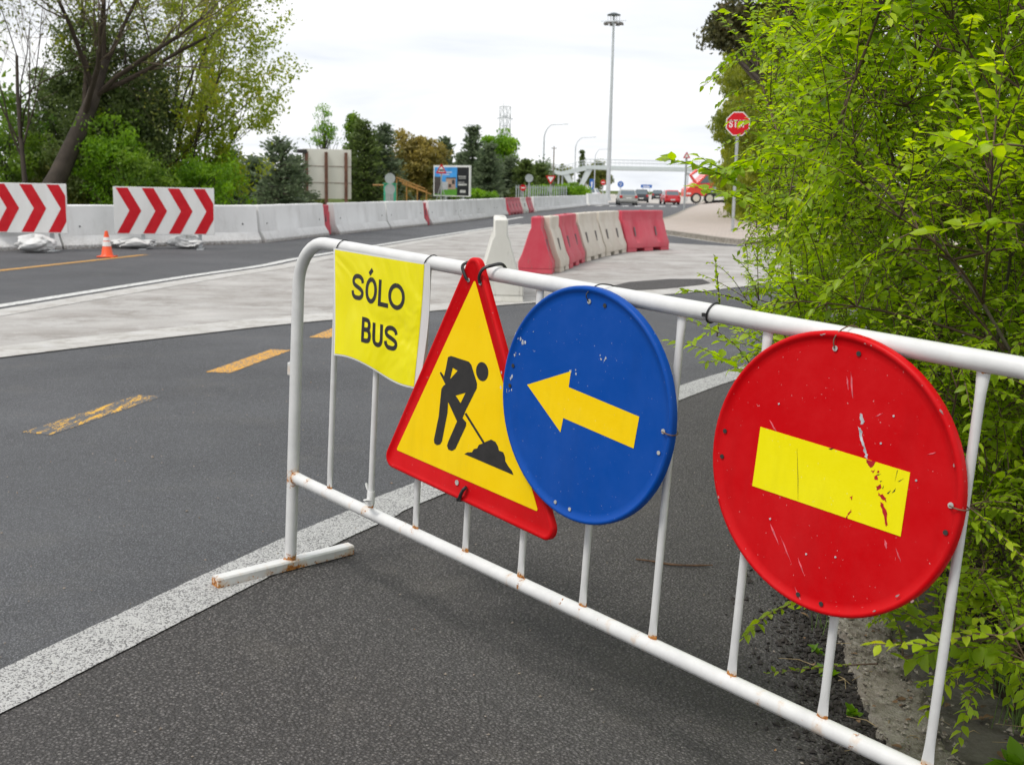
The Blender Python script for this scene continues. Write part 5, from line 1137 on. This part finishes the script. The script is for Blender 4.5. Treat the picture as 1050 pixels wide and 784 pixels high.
def pine_shape(rng,n):
    a=ellipsoid(3.6,3.0,2.6,0,.15)(rng,n); lobes=np.array([(-.9,0,9.6),(.6,.5,11.2),(2.6,0,9.4),(-1.6,-.6,12.0),(3.6,.4,12.2),(-2.6,.3,7.4),(1.0,0,7.6)]); sc=np.array([.62,.7,.7,.6,.8,.28,.5])
    k=rng.integers(0,len(lobes),n); return a*sc[k][:,None]+lobes[k]
bush_tree('big dark pine with brownish foliage towering over the feathery hedge',(10.6,45.0,.1),151,pine_shape,420,130,.55,'needle_brown',.20,11.5,.33,'pine_tree','tree',None,'bark_grey',branches=70)
# ================================================================== leafy shrubs beside the barrier (near)
def leaf_geo(P,D,Nn,s,rng,tint,name,parent,mat):
    """modelled leaves: folded along the midrib, pointed, drooping at the tip"""
    n=len(P); D=D/(np.linalg.norm(D,axis=1)[:,None]+1e-9); X=np.cross(D,Nn); X/=np.linalg.norm(X,axis=1)[:,None]+1e-9; N2=np.cross(X,D)
    tt=np.array([0,.28,.62,1.0]); ww=np.array([.06,.27,.23,.015]); fold=rng.uniform(.15,.55,n); curl=rng.uniform(-.05,.35,n); V=np.empty((n,12,3))
    for k in range(4):
        c=P+D*(s*tt[k])[:,None]-N2*(s*curl*tt[k]**2)[:,None]
        V[:,k*3+1]=c
        for m_,sg in ((0,-1),(2,1)): V[:,k*3+m_]=c+X*(sg*s*ww[k])[:,None]+N2*(s*ww[k]*fold)[:,None]
    Q=[]
    for k in range(3):
        for m_ in range(2): Q.append((k*3+m_,k*3+m_+1,(k+1)*3+m_+1,(k+1)*3+m_))
    Q=(np.arange(n)[:,None,None]*12+np.array(Q)[None]).reshape(-1,4)
    return raw_mesh(name,V.reshape(-1,3),Q,mat,parent,np.repeat(tint,12))
def bez(a,b,c,n): t=np.linspace(0,1,n)[:,None]; return a*(1-t)**2+2*b*t*(1-t)+c*t*t
PIVOT=np.array([1.0,1.98,0])
def inside(p):
    """world shape of the leafy mass: overhangs the kerb from the right, hollow near the ground"""
    x,y,z=p; b=np.interp(z,[0,.25,.5,.75,.95,1.15,1.4,1.7,2.0,2.4,3.0],[.70,.57,.36,.17,.03,-.005,.025,.035,.05,.25,.8])
    n=.06*sin(3.1*y+2.3*z)+.05*sin(7*z+5*y+1)
    lim=.197*y+b*(y/4.0)+n
    w=(np.array([x,y,z])-O3)@R3[:,1]
    front=w>.22+.12*sin(5*z+3*x)
    return x>lim and front and z<3.1
def shrub(label,base,seed,nst,nsec,ntw,ybox,xmax,tall):
    rng=np.random.default_rng(seed); o=thing('leafy_shrub',label,'shrub',(base[0],base[1],-.1),0,'leafy shrubs beside the barrier'); B=np.array([base[0],base[1],-.15]); nodes=[];paths=[];npar=[]
    def samp(zlo=.1,zhi=3.0):
        for _ in range(400):
            p=np.array([rng.uniform(.3,xmax),rng.uniform(*ybox),rng.uniform(zlo,zhi)])
            if inside(p): return p
        return B+np.array([0,0,1.])
    for i in range(nst):
        q=samp(1.0 if i%3 else .5,tall); b=B+np.array([rng.normal(0,.22),rng.normal(0,.28),0]); ctrl=np.array([b[0]*.65+q[0]*.35,b[1]*.65+q[1]*.35,q[2]*.75+.1]); P=bez(b,ctrl,q,14)+rng.normal(0,.012,(14,3)); P[0]=b
        paths.append((P-B,np.linspace(rng.uniform(.006,.010),.0022,14))); nodes+=list(P[3:])
    N_=np.array(nodes)
    for i in range(nsec):
        q=samp(.25,tall+.2); d=np.linalg.norm(N_-q,axis=1)+np.where(N_[:,2]>q[2]+.05,.6,0); a=N_[rng.choice(np.argpartition(d,9)[:9])]
        ctrl=(a+q)/2+np.array([0,0,.10*np.linalg.norm(q-a)])+rng.normal(0,.03,3); k=8; P=bez(a,ctrl,q,k); paths.append((P-B,np.linspace(.0042,.0018,k))); nodes+=list(P[1:])
    N_=np.array(nodes); LP=[];LD=[];LN=[];LS=[];LT=[]
    for i in range(ntw):
        q=samp(.12,tall+.3); dd=np.linalg.norm(N_-q,axis=1); a=N_[rng.choice(np.argpartition(dd,6)[:6])]; L=np.linalg.norm(q-a)
        if L>.75: continue
        if L<.16:
            v=q-a; v=v/(np.linalg.norm(v)+1e-6)+np.array([-.35,-.15,.5]); q=a+v/np.linalg.norm(v)*rng.uniform(.18,.34)
        ctrl=(a+q)/2+np.array([0,0,.05])+rng.normal(0,.02,3); k=7; P=bez(a,ctrl,q,k); P=P; paths.append((P-B,np.linspace(.0018,.0007,k))); L=np.linalg.norm(q-a)
        m=int(L/.0145)+2; big=rng.random()<.03; sc=(1.7 if big else 1.0)*rng.uniform(.65,1.3); ti=np.clip(rng.normal(.50,.24),0,1)
        side=1; axis=(q-a)/(L+1e-9); h=np.cross(axis,[0,0,1.]); h/=np.linalg.norm(h)+1e-9
        for j in range(m):
            t=.12+.88*(j+.5)/m; p=(a*(1-t)**2+2*ctrl*t*(1-t)+q*t*t); side=-side; last=j==m-1
            d=axis*(1.0 if last else .55)+h*side*(0 if last else .85)+np.array([0,0,-.12])+rng.normal(0,.28,3); LP.append(p); LD.append(d); LN.append(np.array([0,0,1.])+rng.normal(0,.38,3)); LS.append(sc*.0275*(1-.35*abs(t-.5))*rng.uniform(.75,1.15)); LT.append(np.clip(ti+rng.normal(0,.12)+.12*t,0,1))
    st=[p for p in paths if p[1][0]>.0045]; tw=[p for p in paths if p[1][0]<=.0045]
    tubes_mesh('stems',st,M['bark_grey'],o,7); tubes_mesh('branches',tw,M['twig_red'],o,4)
    leaf_geo(np.array(LP)-B,np.array(LD),np.array(LN),np.array(LS),rng,np.array(LT),'leaves',o,M['leaf_spring'])
    o.location=tuple(B); return o
shrub('leafy green shrub nearest the viewer, right of the red disc',(1.75,3.0),201,15,160,4400,(2.35,3.9),2.6,2.5)
shrub('leafy green shrub behind the red disc and steel barrier',(1.95,4.1),202,20,200,5000,(3.2,5.0),2.9,2.6)
shrub('leafy green shrub whose sprays hang in front of the stop sign',(2.3,5.2),203,18,180,3600,(4.2,6.2),3.4,2.8)
shrub('leafy green shrub farthest along the kerb',(3.4,6.8),204,14,120,2600,(5.6,7.8),5.2,3.3)
bush_tree('dense dark shrub closing the view behind the leafy shrubs',(5.0,9.0,-.1),205,ellipsoid(2.0,1.6,2.6,2.6,.2),150,110,.5,'leaf_hedge',.07,4.6,.08,'shrub','shrub',None)
bush_tree('tall dense shrub at the park edge behind the leafy shrubs',(6.9,12.5,-.1),206,ellipsoid(2.6,1.8,3.4,3.2,.2),170,110,.6,'leaf_hedge',.09,6.2,.1,'shrub','shrub',None)
# single sprigs that poke out, each from the shrub mass
def sprig(label,pts,n,s,seed,tint=.6):
    rng=np.random.default_rng(seed); P=smooth_line(pts,6); o=thing('leafy_sprig',label,'sprig',tuple(P[0]),0,'stray leafy sprigs'); A=P[0]; tubes_mesh('stem',[(P-A,np.linspace(.0028,.0009,len(P)))],M['twig_red'],o,5)
    LP=[];LD=[];LN=[];LS=[];LT=[];sd=1
    n=int(n*1.9)
    for j in range(n):
        t=(.12+.88*(j+.5)/n)*(len(P)-1); i=min(len(P)-2,int(t)); p=P[i]+(P[i+1]-P[i])*(t-i); ax=P[i+1]-P[i]; ax/=np.linalg.norm(ax); h=np.cross(ax,[0,0,1.]); h/=np.linalg.norm(h)+1e-9; sd=-sd
        LP.append(p);LD.append(ax*.6+h*sd*.8+rng.normal(0,.3,3));LN.append(np.array([0,-.3,1.])+rng.normal(0,.4,3));LS.append(s*rng.uniform(.7,1.15));LT.append(np.clip(rng.normal(tint,.15),0,1))
    leaf_geo(np.array(LP)-A,np.array(LD),np.array(LN),np.array(LS),rng,np.array(LT),'leaves',o,M['leaf_spring'])
def a3(px,py,Y): return AT(px,py,Y)
sprig('long sprig reaching left across the footbridge, above the red lorry',[a3(800,215,3.9),a3(760,190,3.7),a3(722,172,3.6),a3(683,163,3.55)],22,.052,1)
sprig('second sprig below the long one, in front of the red lorry',[a3(810,235,4.0),a3(780,215,3.9),a3(750,200,3.8),a3(712,192,3.75)],18,.050,11,.65)
sprig('short sprig in front of the footbridge end',[a3(790,180,3.8),a3(765,170,3.7),a3(745,175,3.65),a3(715,160,3.6)],16,.048,12,.7)
sprig('small sprig overlapping the lower edge of the stop sign',[a3(805,160,4.1),a3(785,152,4.0),a3(770,147,3.95),a3(754,143,3.9)],6,.028,13,.5)
sprig('sprig reaching left just over the top tube',[a3(800,330,4.0),a3(760,308,3.9),a3(725,300,3.8),a3(698,298,3.75)],20,.026,2)
sprig('sprig hanging under the top tube between two uprights',[a3(830,370,3.6),a3(790,362,3.5),a3(750,368,3.5),a3(722,372,3.5)],16,.024,3)
sprig('sprig below the red disc pointing left toward an upright',[a3(840,595,3.1),a3(812,618,3.0),a3(785,632,2.95),a3(762,655,2.9)],12,.030,4,.75)
sprig('sprig crossing in front of the rightmost upright',[np.array((1.5,2.75,.55)),a3(1050,640,2.25),a3(1000,650,2.2),a3(950,660,2.18),a3(892,660,2.16)],16,.034,5,.8)
sprig('small sprig over the kerb below the previous ones',[a3(900,680,3.0),a3(860,682,3.1),a3(820,686,3.1),a3(784,690,3.15)],12,.022,6,.5)
sprig('upright sprig standing before the concrete island',[a3(735,345,3.9),a3(738,320,3.9),a3(736,290,3.9),a3(733,262,3.9)],14,.024,7,.6)
sprig('large leaved sprig high at the right edge of the view',[np.array((1.6,2.9,1.45)),a3(1050,150,2.3),a3(1010,152,2.3),a3(985,145,2.3),a3(955,138,2.3)],12,.052,8,.85)
sprig('broad leaved sprig at the middle right edge of the view',[np.array((1.6,3.0,1.3)),a3(1050,230,2.5),a3(1020,228,2.5),a3(985,232,2.5),a3(950,240,2.5)],12,.045,9,.75)
# small weeds on the kerb and a broad-leaved thistle
def weed(label,pos,n,L,seed):
    rng=np.random.default_rng(seed); o=thing('weed',label,'weed',pos,0,'weeds at the kerb'); a=rng.random(n)*2*pi; D=np.stack([np.cos(a)*.8,np.sin(a)*.8,rng.uniform(.3,1.2,n)],1); leaf_geo(rng.normal(0,.008,(n,3)),D,np.array([0,0,1.])+rng.normal(0,.2,(n,3)),L*rng.uniform(.6,1.1,n),rng,np.clip(rng.normal(.35,.15,n),0,1),'leaves',o,M['leaf_bright'])
for i,(px,py,lb,n,L) in enumerate([(852,690,'small weed left of the kerb by the ninth upright',9,.05),(838,668,'tiny weed just under the red disc',7,.035),(872,728,'weed at the kerb edge near the bottom rail',8,.045),(990,640,'weed on the slab edge right of the last upright',12,.06)]):
    g=G(px,py,-.08); weed(lb,(g[0],g[1],zg(g[0],g[1])+.012),n,L,300+i)
g=G(1030,784,-.05); weed('broad leaved thistle in the lower right corner',(g[0]+.03,g[1]-.02,-.06),17,.09,310)
def grass(label,pos,n,L,seed):
    rng=np.random.default_rng(seed); o=thing('grass_tuft',label,'grass',pos,0,'grass tufts at the kerb'); paths=[]
    for i in range(n):
        a=rng.random()*2*pi; b=rng.normal(0,.02,3)*np.array([1,1,0]); l=L*rng.uniform(.6,1.2); sp=rng.uniform(.2,.7); paths.append((np.array([b,b+np.array([cos(a)*sp*.3,sin(a)*sp*.3,.7])*l,b+np.array([cos(a)*sp,sin(a)*sp,.9])*l]),np.array([.0016,.0012,.0003])))
    tubes_mesh('blades',paths,M['grass_blade'],o,3)
simple('grass_blade',(.10,.17,.03),.6,var=.4,scale=20); simple('straw',(.34,.26,.14),.9,var=.4,scale=20)
for i,(px,py,lb) in enumerate([(1015,700,'grass tuft in the soil at the right edge'),(985,672,'grass tuft behind the last upright'),(1040,742,'grass tuft beside the broad leaved thistle'),(848,640,'thin grass tuft at the kerb under the red disc')]):
    g=G(px,py,-.06); grass(lb,(g[0],g[1],-.07 if i<3 else zg(g[0],g[1])+.01),22 if i<3 else 9,.22 if i<3 else .1,320+i)
simple('dead_leaf',(.17,.10,.05),.8,var=.5,scale=30)
rng=np.random.default_rng(78); n=520; y=rng.uniform(2.0,5.2,n); kk=np.array([int(np.abs(BED[:,1]-v).argmin()) for v in y]); off=np.where(rng.random(n)<.75,rng.uniform(.28,1.3,n),rng.uniform(-.15,.4,n)); x=BED[kk,0]+off
z=np.array([(zg(a,b)+.034) if o_<.46 else -.1+min(o_,2)*.05+.012 for a,b,o_ in zip(x,y,off)])
aa=rng.random(n)*2*pi; o=leaf_geo(np.stack([x,y,z],1),np.stack([np.cos(aa),np.sin(aa),rng.normal(0,.12,n)],1),np.array([0,0,1.])+rng.normal(0,.3,(n,3)),rng.uniform(.012,.035,n),rng,rng.random(n),'leaf_litter',None,M['dead_leaf']); tag(o,kind='stuff')
# far wood closing the gaps between the single trees
def wood(name,px0,px1,Yd,h0,h1,n,leaf,seed,ls=.4):
    r=np.random.default_rng(seed); a,b=(px0,px1) if abs(px0)<100 else (AT(px0,200,Yd)[0],AT(px1,200,Yd)[0]); x=r.uniform(a,b,n); top=h0+(h1-h0)*(.5+.35*np.sin(x*.9+seed)+.25*np.sin(x*2.3+1)); C=[];T=[]
    for xi,ti in zip(x,top):
        zz=ti*r.random()**.6; m=60; C.append(np.array([xi,Yd+r.uniform(0,4),zz])+r.normal(0,.45,(m,3))); T.append(np.clip(r.normal(.4,.2)+r.normal(0,.1,m),0,1))
    C=np.concatenate(C); tag(cards_mesh(name,C,ls*r.uniform(.6,1.3,len(C)),M[leaf],None,r,np.concatenate(T)),kind='stuff')
wood('far_wood',365,468,136,2.5,4.6,260,'leaf_olive',3); wood('far_wood',470,562,140,2.6,4.4,260,'leaf_pine',4); wood('far_wood',-60,-19,42,3.5,7.5,420,'leaf_willow',6,.3); wood('far_wood',16,62,58,4,8.5,420,'leaf_olive',7,.3)
wood('far_wood',222,318,72,1.2,2.4,160,'leaf_olive',5,.28)
# dry stems and litter on the bed
rng=np.random.default_rng(77); paths=[]
for i in range(420):
    y=rng.uniform(2.2,5.2); k=int(np.abs(BED[:,1]-y).argmin()); off=rng.uniform(-.12,1.3) if i%3 else rng.uniform(.3,.8); x=BED[k,0]+off; z=(zg(x,y)+.02) if off<.37 else -.1+.02+min(off,2)*.05+.015
    a=rng.random()*pi*2; l=rng.uniform(.03,.16); paths.append((np.array([(x,y,z),(x+cos(a)*l*.5+rng.normal(0,.006),y+sin(a)*l*.5,z+.012),(x+cos(a)*l,y+sin(a)*l,z+.004)]),np.array([.0016,.0014,.0008])))
o=tubes_mesh('dry_litter',paths,M['straw'],None,4); tag(o,kind='stuff')
# ================================================================== daylight, sky, camera
w=bpy.data.worlds.new('World'); S.world=w; w.use_nodes=True; nt=w.node_tree; nd=nt.nodes; lk=nt.links
for n in list(nd): nd.remove(n)
SUN_EL,SUN_AZ=radians(58),radians(232)     # azimuth clockwise from +Y: behind the viewer's left shoulder
sky=nd.new('ShaderNodeTexSky'); sky.sky_type='NISHITA'; sky.sun_disc=False; sky.sun_elevation=SUN_EL; sky.sun_rotation=SUN_AZ; sky.air_density=1.0; sky.dust_density=2.0
b1=nd.new('ShaderNodeBackground'); b1.inputs[1].default_value=.12; lk.new(sky.outputs[0],b1.inputs[0])
tc=nd.new('ShaderNodeTexCoord'); sp=nd.new('ShaderNodeSeparateXYZ'); lk.new(tc.outputs['Generated'],sp.inputs[0])
def mth(op,a,b):
    n=nd.new('ShaderNodeMath'); n.operation=op
    for i,v in enumerate((a,b)):
        if isinstance(v,bpy.types.NodeSocket): lk.new(v,n.inputs[i])
        else: n.inputs[i].default_value=v
    return n.outputs[0]
z=mth('ADD',mth('MAXIMUM',sp.outputs[2],0.0),.12); cx=nd.new('ShaderNodeCombineXYZ'); lk.new(mth('DIVIDE',sp.outputs[0],z),cx.inputs[0]); lk.new(mth('DIVIDE',sp.outputs[1],z),cx.inputs[1])
no=nd.new('ShaderNodeTexNoise'); lk.new(cx.outputs[0],no.inputs['Vector']); no.inputs['Scale'].default_value=.55; no.inputs['Detail'].default_value=7; no.inputs['Roughness'].default_value=.55; no.inputs['Distortion'].default_value=.4
rp=nd.new('ShaderNodeValToRGB'); lk.new(no.outputs['Fac'],rp.inputs[0]); e=rp.color_ramp.elements; e[0].position=.33; e[0].color=(.70,.74,.80,1); e[1].position=.62; e[1].color=(1.0,1.0,1.0,1)
b2=nd.new('ShaderNodeBackground'); lk.new(rp.outputs[0],b2.inputs[0]); b2.inputs[1].default_value=.775
mr=nd.new('ShaderNodeMapRange'); lk.new(no.outputs['Fac'],mr.inputs[0]); mr.inputs[1].default_value=.26; mr.inputs[2].default_value=.42; mr.inputs[3].default_value=.72; mr.inputs[4].default_value=.97
mx=nd.new('ShaderNodeMixShader'); lk.new(mr.outputs[0],mx.inputs[0]); lk.new(b1.outputs[0],mx.inputs[1]); lk.new(b2.outputs[0],mx.inputs[2])
ow=nd.new('ShaderNodeOutputWorld'); lk.new(mx.outputs[0],ow.inputs[0])
sl=bpy.data.lights.new('sun','SUN'); sl.energy=1.5; sl.angle=radians(13); sl.color=(1,.96,.90); so=bpy.data.objects.new('sun',sl); COL.objects.link(so)
from mathutils import Matrix, Vector
sd=Vector((sin(SUN_AZ)*cos(SUN_EL),cos(SUN_AZ)*cos(SUN_EL),sin(SUN_EL))); so.rotation_euler=sd.to_track_quat('Z','Y').to_euler(); so.location=sd*50
cam=bpy.data.cameras.new('camera'); co=bpy.data.objects.new('camera',cam); COL.objects.link(co); S.camera=co
cam.sensor_fit='HORIZONTAL'; cam.sensor_width=36; cam.lens=F/1050*36; cam.clip_start=.05; cam.clip_end=6000
co.matrix_world=Matrix(((RT[0],UP[0],-FW[0],0),(RT[1],UP[1],-FW[1],0),(RT[2],UP[2],-FW[2],H),(0,0,0,1)))
cam.dof.use_dof=True; cam.dof.focus_distance=3.0; cam.dof.aperture_fstop=9
S.render.engine='CYCLES'; S.cycles.max_bounces=8; S.cycles.transparent_max_bounces=8; S.cycles.use_denoising=True; S.cycles.caustics_reflective=False; S.cycles.caustics_refractive=False
v=S.view_settings; v.view_transform='Standard'; v.look='None'; v.exposure=.62; v.gamma=1; v.use_curve_mapping=False
